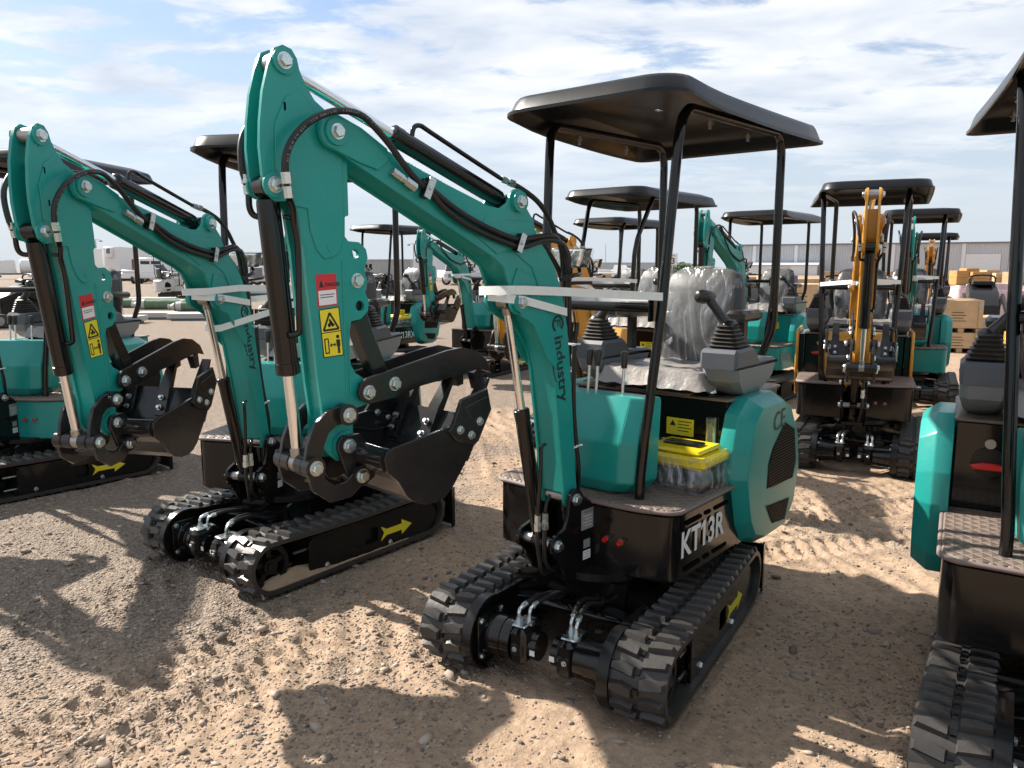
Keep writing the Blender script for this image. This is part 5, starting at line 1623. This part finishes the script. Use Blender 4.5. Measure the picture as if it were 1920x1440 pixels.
# second, lower strap of the excavator left of centre
def lowstrap(F):
    U, A = F['U'], F['A']; c = SY-.005
    pts = [U @ Vector((-.115, c+.255, 1.372)), U @ Vector((-.09, c+.290, 1.372)), U @ Vector((-.06, c+.289, 1.366)), A @ Vector((.325, .040, 1.250)), A @ Vector((.338, .0, 1.247)), A @ Vector((.325, -.040, 1.250)), A @ Vector((.20, -.074, 1.285)), A @ Vector((.05, -.074, 1.325)), A @ Vector((-.02, -.03, 1.34)), U @ Vector((-.12, c+.22, 1.370))]
    g = G(); g.band(pts, (0, 0, 1), .030, .0022, STRAP, closed=True)
    tag(part('packing_strap', g, None), 'lower white strap slanting round the boom left of centre', 'strap', 'white packing straps round the booms')
lowstrap(FRAMES[1])
def toolbox(F, label, rot=None):
    t = thing('battery_box', tuple((F['U'] @ Vector((-.315, .20, .621)))), 0, label=label, cat='box', group='yellow lidded boxes on the platforms')
    inv = t.matrix_basis.inverted()
    o = Matrix.Translation(t.location).inverted() @ F['U']
    a = part('case', mc(('case',), g_toolbox), t, o); b = part('lid', mc(('lid',), g_toollid), t, o); c = part('plastic_wrap', mc(('plastic_wrap',), g_toolfilm), t, o)
toolbox(FRAMES[0], 'yellow lidded box in clear wrap on the front platform')
toolbox(FRAMES[2], 'yellow lidded box in clear wrap at the left edge')
toolbox(FRAMES[4], 'small yellow lidded box on the far teal excavator')
toolbox(FRAMES[5], 'yellow lidded box on the far MH13RX platform')

def sand_heap(F, label):
    """sand caught on the inside of a belt"""
    T = F['T']; g = G(); rows = []; rn = random.Random(4)
    for i in range(26):
        x = .50-.95*i/25; hgt = .050*math.exp(-((x-.30)/.20)**2)+.018+rn.uniform(-.003, .003)
        r_ = []
        for j in range(9):
            y = .400+.078*j/8; k = 1-abs(j-3.5)/5.2
            r_.append(T @ Vector((x, y, .034+hgt*max(0, k)*(1 if 0 < i < 25 else .2)+rn.uniform(-.002, .002)-(.02 if j in (0, 8) else 0))))
        rows.append(r_)
    g.sheet(rows, surf('caught_sand', (.34, .245, .165), .95, var=.15, vscale=20, bump=.6, bscale=120, spec=.1))
    o = part('sand_heap', g, None); tag(o, label, 'sand', kind='stuff')
sand_heap(FRAMES[1], 'brown sand heaped on the belt of the track left of centre')
# ------------------------------------------------------------------ the yard behind
WHITEV = surf('vehicle_white', (.72, .73, .73), .35, 0, .2, dust=.12)
DARKGL = surf('dark_glass', (.02, .025, .03), .08, 0, 0)
TYRE = surf('tyre', (.018, .018, .018), .8, dust=.15)
RIM = surf('wheel_rim', (.55, .55, .55), .35, .6)
CRATE = surf('plywood', (.52, .36, .20), .7, var=.12, vscale=6, dust=.1)
CRATE2 = surf('carton_board', (.42, .28, .16), .8, var=.15, vscale=5, dust=.15)
PURP = surf('purple_wrap', (.13, .12, .30), .35, var=.15)
PALW = surf('orange_pallet', (.42, .22, .07), .8, var=.2, dust=.15)
CLAD = surf('grey_cladding', (.50, .53, .56), .45, .15, 0, var=.04, vscale=.3, dust=.06)
CLADL = surf('pale_cladding', (.66, .69, .72), .45, .1, 0, var=.03, dust=.05)
CLADD = surf('dark_trim', (.16, .17, .18), .5)
CONT = surf('container_grey', (.38, .40, .41), .5, .1, 0, var=.08, dust=.2)
CONTR = surf('container_maroon', (.13, .03, .03), .5, 0, 0, var=.1, dust=.2)
GREENC = surf('green_turf_roll', (.11, .17, .10), .85, var=.2, vscale=9)
NETW = surf('white_netting', (.45, .45, .42), .7, var=.15, vscale=20, bump=.6, bscale=30)
REDW = surf('red_white_wrap', (.55, .40, .42), .35, var=.35, vscale=4, bump=.7, bscale=12)
POLE = surf('galvanised_pole', (.42, .43, .44), .45, .5)
def wheel(g, x, y, r_, w, sgn):
    g.lathe([(0, r_*.75), (.02, r_), (w-.02, r_), (w, r_*.78)], (x, y, r_), (0, sgn, 0), TYRE, 18)
def wheel_part(t, x, y, r_, w, sgn):
    g = G(); wheel(g, x, y, r_, w, sgn); o = part('wheel', g, t)
    g = G(); g.lathe([(0, r_*.55), (.03, r_*.5), (.03, r_*.15), (.06, r_*.12)], (x, y+w*sgn*1.0, r_), (0, sgn, 0), RIM, 14); part('rim', g, o)
def at(u, d):
    return ((u-960)/1442.0*d, d)
def boxp(t, nm, x0, x1, y0, y1, z0, z1, m, bev=.03):
    g = G(); g.box(x0, x1, y0, y1, z0, z1, m, bev=bev); return part(nm, g, t)

def warehouse():
    a = Vector((*at(1384, 172), 0)); b = Vector((*at(2080, 146), 0)); d = b-a; L_ = d.length
    t = thing('warehouse', tuple(a), math.atan2(d.y, d.x), label='long grey corrugated warehouse along the right horizon', cat='building')
    H = 6.4
    g = G(20); n = int(L_/.5); rows = [[], []]
    for i in range(n+1):
        x0 = L_*i/n
        for dx, yy in ((0, 0), (.18, 0), (.25, .10), (.43, .10)):
            rows[0].append((x0+dx, yy, 0)); rows[1].append((x0+dx, yy, H))
    g.sheet(rows, CLAD); part('wall', g, t)
    g = G(); g.box(0, L_+.5, .2, 30, 0, H-.3, CLAD); part('building_core', g, t)
    boxp(t, 'roof_trim', -.3, L_+.6, -.35, .25, H, H+.28, CLADD)
    for i, u in enumerate((1412, 1500, 1692, 1822, 1906)):
        x = L_*(u-1384)/(2080-1384)
        boxp(t, 'downpipe', x-.35, x+.35, -.16, -.01, 0, H-.02, CLADL, .01)
    x0 = L_*(1826-1384)/696; x1 = L_*(1888-1384)/696
    o = boxp(t, 'roller_door', x0, x1, -.22, -.02, 0, 4.3, CLADL, .01)
    for k in range(7): boxp(o, 'door_slat', x0+.1, x1-.1, -.25, -.223, .1+.6*k, .62+.6*k, CLADL, .01)
    x0 = L_*(1398-1384)/696; x1 = L_*(1546-1384)/696
    o = boxp(t, 'lean_to', x0, x1, -6, -.2, 0, 2.1, CLADL, .01)
    g = G(); g.prism([(-6.4, 2.1), (-6.4, 2.22), (-.2, 2.75), (-.2, 2.6)], x0-.3, x1+.3, CLADD if False else CLAD, 'x'); part('roof', g, o)
    g = G(); g.box(x0+7, x0+9.2, -6.06, -6.01, 0, 1.9, CLAD); part('door', g, o)
warehouse()
def step_van():
    x, y = at(290, 82); t = thing('step_van', (x, y, 0), R(6), label='white step van facing the camera far left', cat='van')
    boxp(t, 'body', -1.15, 1.15, 0, 5.5, .55, 2.62, WHITEV, .10)
    boxp(t, 'bonnet', -1.12, 1.12, -.45, 0, .55, 1.35, WHITEV, .08)
    for s in (-1, 1): boxp(t, 'windscreen', .07*s if s > 0 else -1.0, 1.0 if s > 0 else -.07, -.03, -.005, 1.45, 2.25, DARKGL, .02)
    boxp(t, 'grille', -.45, .45, -.48, -.452, .75, 1.15, CLADD, .01)
    boxp(t, 'bumper', -1.15, 1.15, -.60, -.455, .42, .62, CLADD, .02)
    for s in (-1, 1):
        boxp(t, 'headlight', .62*s-.12, .62*s+.12, -.475, -.452, .88, 1.08, RIM, .01); wheel_part(t, .75*s, .3, .40, .25, s); wheel_part(t, .75*s, 4.2, .40, .25, s)
        boxp(t, 'mirror', 1.28*s-.09, 1.28*s+.09, -.1, -.02, 1.55, 1.95, CLADD, .02)
step_van()
def box_truck(u0, u1, d, h, label, fridge=False, name='box_truck'):
    w = (u1-u0)/1442*d; x, y = at((u0+u1)/2, d); t = thing(name, (x, y, 0), 0, label=label, cat='truck')
    boxp(t, 'cargo_box', -w/2, w/2, 0, 9, 1.15, h, WHITEV, .04)
    boxp(t, 'chassis', -w/2+.2, w/2-.2, .2, 8.5, .75, 1.13, CLADD, .02)
    if fridge:
        f = boxp(t, 'cooling_unit', -w/2+.5, w/2-.7, -.55, -.01, h-1.25, h-.1, WHITEV, .05); boxp(f, 'unit_grille', -w/2+.6, w/2-.8, -.575, -.552, h-.8, h-.2, CLADD, .01)
    for s in (-1, 1):
        wheel_part(t, (w/2-.35)*s, 6.6, .5, .3, s); wheel_part(t, (w/2-.35)*s, .9, .5, .3, s)
    return t
box_truck(205, 234, 92, 4.0, 'white reefer trailer with a dark cooling unit at far left', True, 'reefer_trailer')
box_truck(176, 203, 96, 3.9, 'white box trailer left of the reefer trailer', False, 'box_trailer')
box_truck(232, 262, 99, 3.95, 'plain white box trailer right of the reefer trailer', False, 'box_trailer')
def container(u0, u1, d, h, mat, label, txt=None):
    w = (u1-u0)/1442*d; x, y = at((u0+u1)/2, d); t = thing('shipping_container', (x, y, 0), 0, label=label, cat='container')
    g = G(20); n = max(4, int(w/.28)); rows = [[], []]
    for i in range(n):
        x0 = -w/2+w*i/n; st = w/n
        for f_, yy in ((0, 0), (.35, 0), (.5, .05), (.85, .05)): rows[0].append((x0+st*f_, yy, .15)); rows[1].append((x0+st*f_, yy, h-.12))
    g.sheet(rows, mat); part('side_wall', g, t)
    boxp(t, 'frame', -w/2, w/2, .07, 2.4, 0, h, mat, .02)
    boxp(t, 'top_rail', -w/2-.02, w/2+.02, -.05, .06, h-.12, h+.01, mat, .01)
    for s in (-1, 1): boxp(t, 'corner_post', s*w/2-.08, s*w/2+.08, -.05, .06, 0, h-.13, mat, .01)
    if txt:
        g = G(); g.text(txt, (-w/2+.6, -.075, h-1.0), (1, 0, 0), (0, 0, 1), .6, BDEC, depth=.004); part('lettering', g, t)
container(257, 270, 88, 2.55, CONTR, 'dark maroon container beside the step van')
container(690, 772, 88, 2.5, CONT, 'grey corrugated container behind the MH13RX machine')
container(772, 800, 92, 2.6, CLADL, 'short pale grey container right of the corrugated one')
container(793, 858, 120, 4.0, CLADL, 'pale trailer far behind the white pickup')
container(862, 945, 104, 3.7, CLADL, 'white trailer with dark letters DSV under the boom', 'DSV')
container(1090, 1250, 150, 2.6, CLAD, 'long low grey shed on the horizon between the posts')
container(962, 1080, 130, 3.0, CLADL, 'pale trailer behind the orange boom')
container(62, 172, 132, 3.3, CLADL, 'pale trailer behind the arm at far left')
container(305, 372, 140, 3.2, CLAD, 'grey trailer behind the step van')
container(380, 436, 128, 3.5, CLADL, 'pale trailer behind the boom left of centre')
container(440, 478, 124, 3.7, CONT, 'grey trailer left of the semi truck')
container(512, 596, 138, 3.3, CLADL, 'pale trailer between the two near arms')
container(602, 686, 133, 3.4, CLAD, 'grey trailer behind the raised arm ears')
def tanker():
    x, y = at(26, 108); t = thing('tank_truck', (x, y, 0), R(-62), label='white water tank truck at the far left edge', cat='truck')
    g = G(); g.lathe([(0, .9), (.15, 1.05), (5.0, 1.05), (5.15, .9)], (-.2, 1.4, 1.75), (0, 1, 0), WHITEV, 24); part('tank', g, t)
    boxp(t, 'chassis', -.9, .5, -1.6, 6.6, .6, .85, CLADD, .02)
    c = boxp(t, 'cab', -1.2, .9, -1.0, .9, .75, 2.65, WHITEV, .1); boxp(c, 'windscreen', -1.0, .7, -1.03, -1.004, 1.8, 2.45, DARKGL, .01); boxp(c, 'side_window', -1.225, -1.203, -.6, .5, 1.8, 2.4, DARKGL, .01)
    boxp(t, 'bonnet', -1.0, .7, -2.6, -1.01, .75, 1.7, WHITEV, .12); boxp(t, 'grille', -.6, .3, -2.64, -2.605, .9, 1.5, CLADD, .01)
    for yy in (-1.8, 3.9, 5.2):
        for s in (-1, 1): wheel_part(t, -.15+.85*s, yy, .5, .3, s)
tanker()
def pickup(u, d, rot, label, s_=1.0):
    x, y = at(u, d); t = thing('pickup_truck', (x, y, 0), rot, label=label, cat='truck')
    boxp(t, 'body', -.98, .98, 0, 5.4, .50, 1.10, WHITEV, .08); 
    g = G(); g.loft([[(-.93, 1.3, 1.10), (.93, 1.3, 1.10), (.93, 3.6, 1.10), (-.93, 3.6, 1.10)], [(-.74, 2.0, 1.88), (.74, 2.0, 1.88), (.74, 3.4, 1.88), (-.74, 3.4, 1.88)]], WHITEV); c = part('cab', g, t)
    g = G(); g.add([(-.80, 1.40, 1.18), (.80, 1.40, 1.18), (.68, 1.93, 1.82), (-.68, 1.93, 1.82)], [(0, 1, 2, 3)], DARKGL)
    for i in range(len(g.v)): g.v[i] = (g.v[i][0], g.v[i][1]-.025, g.v[i][2]+.02)
    part('windscreen', g, c)
    boxp(t, 'bonnet', -.93, .93, .05, 1.35, 1.10, 1.20, WHITEV, .05); boxp(t, 'grille', -.55, .55, -.03, -.002, .68, 1.0, CLADD, .01); boxp(t, 'bumper', -.98, .98, -.12, -.003, .42, .62, RIM, .02)
    boxp(t, 'tailgate_bed', -.95, .95, 3.7, 5.38, 1.11, 1.32, WHITEV, .03)
    for s in (-1, 1):
        boxp(t, 'headlight', .76*s-.14, .76*s+.14, -.025, -.002, .76, .98, RIM, .01); wheel_part(t, .72*s, .95, .40, .26, s); wheel_part(t, .72*s, 4.3, .40, .26, s)
pickup(853, 69, R(4), 'white pickup truck facing the camera below the boom')
pickup(893, 74, R(38), 'white pickup truck turned sideways right of the other pickup')
pickup(1205, 90, R(60), 'pale car parked far off between the canopy posts')
pickup(338, 76, R(80), 'white pickup partly hidden behind the grey mini excavator')
def semi():
    x, y = at(489, 66); t = thing('semi_truck', (x, y, 0), R(8), label='white semi truck nose behind the boom left of centre', cat='truck')
    boxp(t, 'cab', -1.1, 1.1, .9, 3, .9, 2.6, WHITEV, .12); boxp(t, 'windscreen', -.95, .95, .86, .896, 1.75, 2.4, DARKGL, .01); boxp(t, 'bonnet', -.8, .8, -.9, .89, .8, 1.7, WHITEV, .15)
    boxp(t, 'grille', -.5, .5, -.935, -.903, .85, 1.55, CLADD, .01); boxp(t, 'bumper', -1.1, 1.1, -1.1, -.94, .4, .72, RIM, .02)
    for s in (-1, 1): wheel_part(t, .78*s, -.2, .5, .28, s); wheel_part(t, .78*s, 4.0, .5, .28, s)
    boxp(t, 'chassis', -.5, .5, -.5, 6, .55, .8, CLADD, .02)
semi()
# bundles on the gravel, left
def bundle(x, y, L_, r_, rot, label, mat, ends):
    t = thing('fabric_bundle', (x, y, 0), rot, label=label, cat='bundle', group='wrapped bundles lying on the gravel')
    g = G(); rnd = random.Random(int(x*100)); prof = []
    n = 14
    for i in range(n+1): prof.append((L_*i/n, r_*(1+rnd.uniform(-.06, .06))))
    g.lathe(prof, (-L_/2, 0, r_*.92), (1, 0, 0), mat, 16); part('roll', g, t)
    for s in (-1, 1):
        g = G(); g.lathe([(0, r_*1.03), (.16, r_*1.05), (.30, r_*.75), (.42, r_*.35), (.5, r_*.5)], (s*(L_/2-.25), 0, r_*.92), (s, 0, 0), NETW, 14); part('net_end', g, t)
for i, (u0, u1, v, r_, lab) in enumerate(((150, 262, 577, .17, 'green bundle with white net ends, leftmost on the gravel'), (262, 350, 580, .19, 'green bundle with white net ends, middle of the row'), (330, 400, 583, .17, 'green bundle with white net ends, right end of the row'), (190, 330, 570, .15, 'pale bundle lying just behind the green ones'))):
    p = gp(u0, v); q = gp(u1, v); bundle((p.x+q.x)/2, p.y, (q-p).length, r_, R(3), lab, GREENC if i < 3 else NETW, True)
for i, (u0, u1, v, lab) in enumerate(((262, 330, 598, 'flat pale board pack on the gravel, left one'), (322, 400, 600, 'flat pale board pack on the gravel, right one'), (180, 268, 606, 'dark edged flat pack on the gravel near the hood'))):
    p = gp(u0, v); q = gp(u1, v); t = thing('board_pack', ((p.x+q.x)/2, p.y, 0), R(4), label=lab, cat='boards', group='flat packs on the gravel')
    w = (q-p).length
    boxp(t, 'bearers', -w/2+.1, w/2-.1, -.3, .3, -.02, .06, CLADD, .01)
    for k in range(3): boxp(t, 'board', -w/2, w/2, -.35, .35, .062+.05*k, .108+.05*k, NETW, .008)
# grey mini excavator far off
excavator('mini_excavator', at(336, 40), 200, 215, 215, 0, 'small grey mini excavator far off among white trucks', paint=GREYP, plat=GREYP, model=None, near=False, full=True, group='mini excavators parked in the yard', film=False)
# crates
def crate(x, y, w, dp, h, z, rot, label, mat=CRATE, group='wooden crates stacked right of the machines'):
    t = thing('wooden_crate', (x, y, z), rot, label=label, cat='crate', group=group)
    boxp(t, 'box', -w/2, w/2, -dp/2, dp/2, .08, h, mat, .01)
    for k in (-1, 0, 1): boxp(t, 'skid', k*(w/2-.05)-.045, k*(w/2-.05)+.045, -dp/2, dp/2, 0, .078, CRATE2, .005)
    for s in (-1, 1):
        boxp(t, 'batten', s*(w/2-.04)-.035, s*(w/2-.04)+.035, -dp/2-.018, -dp/2-.002, .09, h-.01, mat, .004)
    g = G()
    for k in range(4): g.box(-w*.25, -w*.25+w*(.35-.06*(k % 2)), -dp/2-.003, -dp/2-.001, h*.35+.05*k, h*.35+.05*k+.012, BDEC)
    part('stencil', g, t)
    for s in (-1, 1): boxp(t, 'corner_plate', s*(w/2-.05)-.03, s*(w/2-.05)+.03, -dp/2-.024, -dp/2-.0185, h*.75, h*.75+.06, CONT, .002)
p = gp(1812, 662)
crate(p.x, p.y+.4, .62, .8, .36, 0, R(-18), 'lower wooden crate of the stack beside the teal platform')
crate(p.x, p.y+.4, .66, .8, .58, .362, R(-18), 'upper wooden crate of the stack beside the teal platform')
p = gp(1508, 662)
crate(p.x, p.y+.4, .62, .8, .72, 0, R(-20), 'lower wooden crate left of the orange machine')
crate(p.x+.12, p.y+.5, .60, .8, .5, .722, R(-20), 'upper wooden crate left of the orange machine')
p = gp(1862, 640)
crate(p.x+.3, p.y+.4, .8, .8, .5, 0, R(-18), 'wooden crate half hidden behind the right canopy post')
p = gp(1420, 560)
rnd = random.Random(3)
def pallet_load(u, d, w, h, mat, lab, cat='pallet'):
    x, y = at(u, d); t = thing('pallet_load', (x, y, 0), rnd.uniform(-.3, .3), label=lab, cat=cat, group='pallet loads in front of the warehouse')
    for k in (-1, 0, 1): boxp(t, 'pallet_runner', k*w*.4-.05, k*w*.4+.05, -.5, .5, 0, .10, PALW, .005)
    boxp(t, 'pallet_deck', -w/2, w/2, -.5, .5, .101, .14, PALW, .005)
    n = max(1, int(h/.45))
    for k in range(n): boxp(t, 'carton', -w/2+.03, w/2-.03, -.48, .48, .141+k*(h-.14)/n, .136+(k+1)*(h-.14)/n, mat, .02)
L1 = 'tan cartons on a pallet in front of the warehouse'; L2 = 'purple wrapped load on a pallet in front of the warehouse'; L3 = 'stack of orange pallets in front of the warehouse'; L4 = 'dark brown load on a pallet in front of the warehouse'
PL_ = {}
for (u, d, w, h, mat, lab) in ((1432, 62, 1.3, 1.1, CRATE2, L1), (1452, 58, 1.3, .95, PURP, L2), (1472, 59, 1.2, .95, PURP, L2), (1500, 60, 1.5, .7, CRATE, L1), (1530, 61, 1.4, .7, CRATE, L1), (1552, 72, 1.5, 1.2, CRATE2, L1), (1575, 75, 1.4, 1.1, CRATE2, L4), (1650, 70, 1.5, 1.2, CRATE2, L4),
                               (1668, 66, 1.3, .8, CRATE, L1), (1770, 70, 1.4, 1.0, CRATE2, L4), (1790, 66, 1.2, 1.3, PALW, L3), (1808, 67, 1.2, 1.5, PALW, L3), (1826, 66, 1.2, 1.2, PALW, L3), (1846, 68, 1.2, 1.35, CRATE2, L4), (1868, 67, 1.3, 1.1, CRATE, L1), (1890, 66, 1.3, 1.2, CRATE2, L4), (1908, 70, 1.3, 1.2, PALW, L3), (1380, 66, 1.4, .9, CRATE2, L1), (1405, 64, 1.4, .8, CRATE2, L4),
                               (1130, 70, 1.4, 1.0, CRATE2, L1), (1225, 66, 1.4, .9, CRATE, L1), (1285, 62, 1.5, 1.0, CRATE2, L4), (1310, 66, 1.4, 1.2, PALW, L3)):
    PL_.setdefault(lab, []).append((u, d, w, h, mat))
ORD = ['leftmost', 'second from left', 'third from left', 'fourth from left', 'fifth from left', 'sixth from left', 'seventh from left', 'eighth from left', 'ninth from left', 'tenth from left']
for lab, lst in PL_.items():
    lst.sort(key=lambda q: q[0])
    for i_, q in enumerate(lst): pallet_load(*q, lab.replace(' in front of the warehouse', ' before the warehouse, %s of its kind' % ORD[i_]))
def wrapped(u, d, w, h, lab, mat=REDW):
    x, y = at(u, d); t = thing('wrapped_pallet', (x, y, 0), R(-12), label=lab, cat='pallet', group='film wrapped pallets behind the crates')
    boxp(t, 'pallet', -w/2, w/2, -.5, .5, 0, .13, CRATE2, .01)
    g = G(); rows = []
    for i in range(8):
        z = .135+(h-.135)*i/7; k = 1+.05*math.sin(i*2.1)-(.12 if i == 7 else 0)
        rows.append([(q[0]*k, q[1]*k, z+.03*math.sin(q[0]*7+q[1]*5)*(i > 5)) for q in rrect(-w/2, w/2, -.48, .48, .12, 4)])
    g.loft(rows, mat); part('load', g, t)
wrapped(1812, 21, .95, 1.02, 'red and white film wrapped pallet behind the crate stack')
wrapped(1845, 23, 1.0, 1.05, 'second red and white wrapped pallet behind the crate stack')
wrapped(1885, 19, 1.0, .95, 'red and white wrapped pallet seen through the right canopy')
wrapped(1610, 26, 1.2, 1.0, 'pale film wrapped pallet behind the orange machine', NETW)
wrapped(1545, 24, 1.0, .9, 'pale film wrapped pallet left of the orange arm', NETW)
wrapped(720, 22, 1.2, 1.15, 'pale film wrapped pallet beside the MH13RX canopy', NETW)
wrapped(1000, 24, 1.2, .95, 'pale film wrapped pallet behind the teal boom', NETW)
# stand-on loaders: black machines in the rows behind
def loader(u, d, rot, lab):
    x, y = at(u, d); t = thing('compact_loader', (x, y, 0), rot, label=lab, cat='loader', group='black compact loaders in the rows behind')
    for s in (-1, 1):
        g = G(); g.prism(ribbon([(-.55, .18), (.55, .18)], .34), .30*s, .50*s, RUBBER, 'y', bev=.02); b = part('rubber_track', g, t)
        g = G(); g.cyl((.5, .49*s, .18), (.5, .52*s, .18), .11, STEEL, n=14); part('sprocket', g, b)
        g = G(); g.prism([(-.6, .62), (-.6, .75), (-.2, .95), (.75, .62), (.95, .25), (.85, .2), (.68, .5), (-.2, .82)], .34*s, .40*s, BLACKS, 'y', bev=.004); part('lift_arm', g, t)
    g = G(); g.prism([(-.75, .3), (-.75, 1.05), (-.6, 1.15), (-.1, 1.0), (.3, .7), (.35, .3)], -.29, .29, BLACKS, 'y', bev=.02); part('body', g, t)
    g = G(); g.prism([(.9, .05), (1.25, .04), (1.3, .08), (1.0, .12), (.95, .5), (.88, .5)], -.5, .5, BKT, 'y', bev=.005); part('bucket', g, t)
    g = G(); g.tube([(-.5, -.22, 1.1), (-.55, -.22, 1.32), (-.55, .22, 1.32), (-.5, .22, 1.1)], .02, BLACKS, 9, 4); part('handle', g, t)
    g = G(); g.box(-.62, -.3, -.2, .2, 1.12, 1.22, BLACKS, bev=.02); part('dash', g, t)
for i, (u, d, rot, lab) in enumerate(((668, 17, -130, 'black compact loader behind the middle canopy post'), (700, 21, -120, 'black compact loader beside the pale wrapped pallet'), (985, 17, -125, 'black compact loader under the raised boom'), (1040, 20, -130, 'black compact loader behind the work lamp'), (1150, 18, -120, 'black compact loader behind the front console'), (1215, 21, -128, 'black compact loader behind the front seat'), (1400, 19, -120, 'black compact loader right of the wrapped seat'), (1552, 16, -125, 'black compact loader left of the orange arm'), (1590, 22, -120, 'black compact loader behind the orange arm'), (1840, 17, -115, 'black compact loader by the wrapped pallets'), (600, 26, -130, 'black compact loader far behind the arm'), (20, 20, -120, 'black compact loader at the left edge'))):
    loader(u, d, R(rot), lab)
# spare bucket attachments on the ground
def spare(u, v, rot, lab):
    p = gp(u, v); t = thing('bucket_attachment', (p.x, p.y, 0), rot, label=lab, cat='bucket', group='spare buckets on the ground')
    M_ = Matrix.Translation((-.87, 0, -.80)) if False else Matrix.Rotation(R(-15), 4, 'Y') @ Matrix.Translation((-.87, 0, -.82))
    part('shell', mc(('bucket',), g_bucket), t, M_)
    for y in (-.155, 0, .155): part('tooth', mc(('tooth', y), lambda: g_tooth(y)), t, M_)
spare(1540, 640, R(-60), 'black spare bucket on the ground left of the orange machine')
spare(1552, 628, R(-80), 'black spare bucket behind the other spare bucket')
# sign, poles
x, y = at(1258, 44)
t = thing('row_sign', (x, y, 0), 0, label='white sign with a black 3 above the rows', cat='sign')
g = G(); g.cyl((0, .03, 0), (0, .03, 2.2), .025, POLE, n=10); part('post', g, t)
g = G(); g.box(-.25, .25, -.01, .01, 1.68, 2.32, WHITEV, bev=.004); o = part('plate', g, t)
g = G(); g.text('3', (0, -.012, 1.75), (1, 0, 0), (0, 0, 1), .34, BDEC, depth=.002, center=True, bold=.03); g.text('Row', (0, -.012, 2.18), (1, 0, 0), (0, 0, 1), .09, BDEC, depth=.002, center=True); part('lettering', g, o)
def pole(u, d, h, lab, lamps=True):
    x, y = at(u, d); t = thing('light_pole', (x, y, 0), 0, label=lab, cat='pole', group='light poles on the horizon')
    g = G(); g.cyl((0, 0, 0), (0, 0, h), .14, POLE, r1=.09, n=10); part('mast', g, t)
    if lamps:
        g = G(); g.tube([(-.9, 0, h-.05), (0, 0, h+.1), (.9, 0, h-.05)], .06, POLE, 9, 4); part('crossarm', g, t)
        for s in (-1, 1): boxp(t, 'floodlight', s*.9-.25, s*.9+.25, -.2, .2, h-.3, h-.1, CLADD, .03)
pole(778, 150, 6.1, 'light pole right of the far teal canopy'); pole(1163, 190, 7.5, 'thin pole on the horizon between the posts', False); pole(192, 140, 6.5, 'aerial mast above the reefer trailer'); pole(1133, 210, 8, 'second thin pole on the horizon between the posts', False)
# small trees on the horizon
LEAF = surf('tree_leaf', (.07, .11, .035), .7, var=.3)
BARK = surf('bark', (.08, .06, .045), .9)
def tree(u, d, h, w, seed, lab):
    x, y = at(u, d); rn = random.Random(seed); t = thing('tree', (x, y, 0), 0, label=lab, cat='tree', group='low trees on the horizon')
    g = G(); g.cyl((0, 0, 0), (0, 0, h*.5), .18, BARK, r1=.10, n=9)
    for k in range(5): a = 6.28*k/5; g.cyl((0, 0, h*.4), (math.cos(a)*w*.3, math.sin(a)*w*.3, h*.7), .07, BARK, r1=.03, n=9)
    part('trunk', g, t)
    g = G(); vs = []; fs = []
    for k in range(900):
        while True:
            p = Vector((rn.uniform(-1, 1), rn.uniform(-1, 1), rn.uniform(-1, 1)))
            if p.length < 1: break
        q = Vector((p.x*w/2*(1+.3*math.sin(p.z*5)), p.y*w/2, h*.62+p.z*h*.38)); s = rn.uniform(.1, .26)
        a = Vector((rn.gauss(0, 1), rn.gauss(0, 1), rn.gauss(0, 1))).normalized(); b = a.orthogonal().normalized()
        i = len(vs); vs += [q-a*s, q+b*s*.6, q+a*s, q-b*s*.6]; fs.append((i, i+1, i+2, i+3))
    g.add(vs, fs, LEAF); part('crown', g.mesh('crown', fix=False), t)
tree(1275, 118, 2.4, 4.2, 1, 'low green tree beside the row sign'); tree(1305, 125, 2.2, 4.5, 2, 'low green tree right of the sign, by the teal arm'); tree(1245, 130, 2.2, 4.0, 3, 'low green tree left of the row sign'); tree(812, 140, 2.4, 4, 4, 'low green tree behind the pickup trucks')
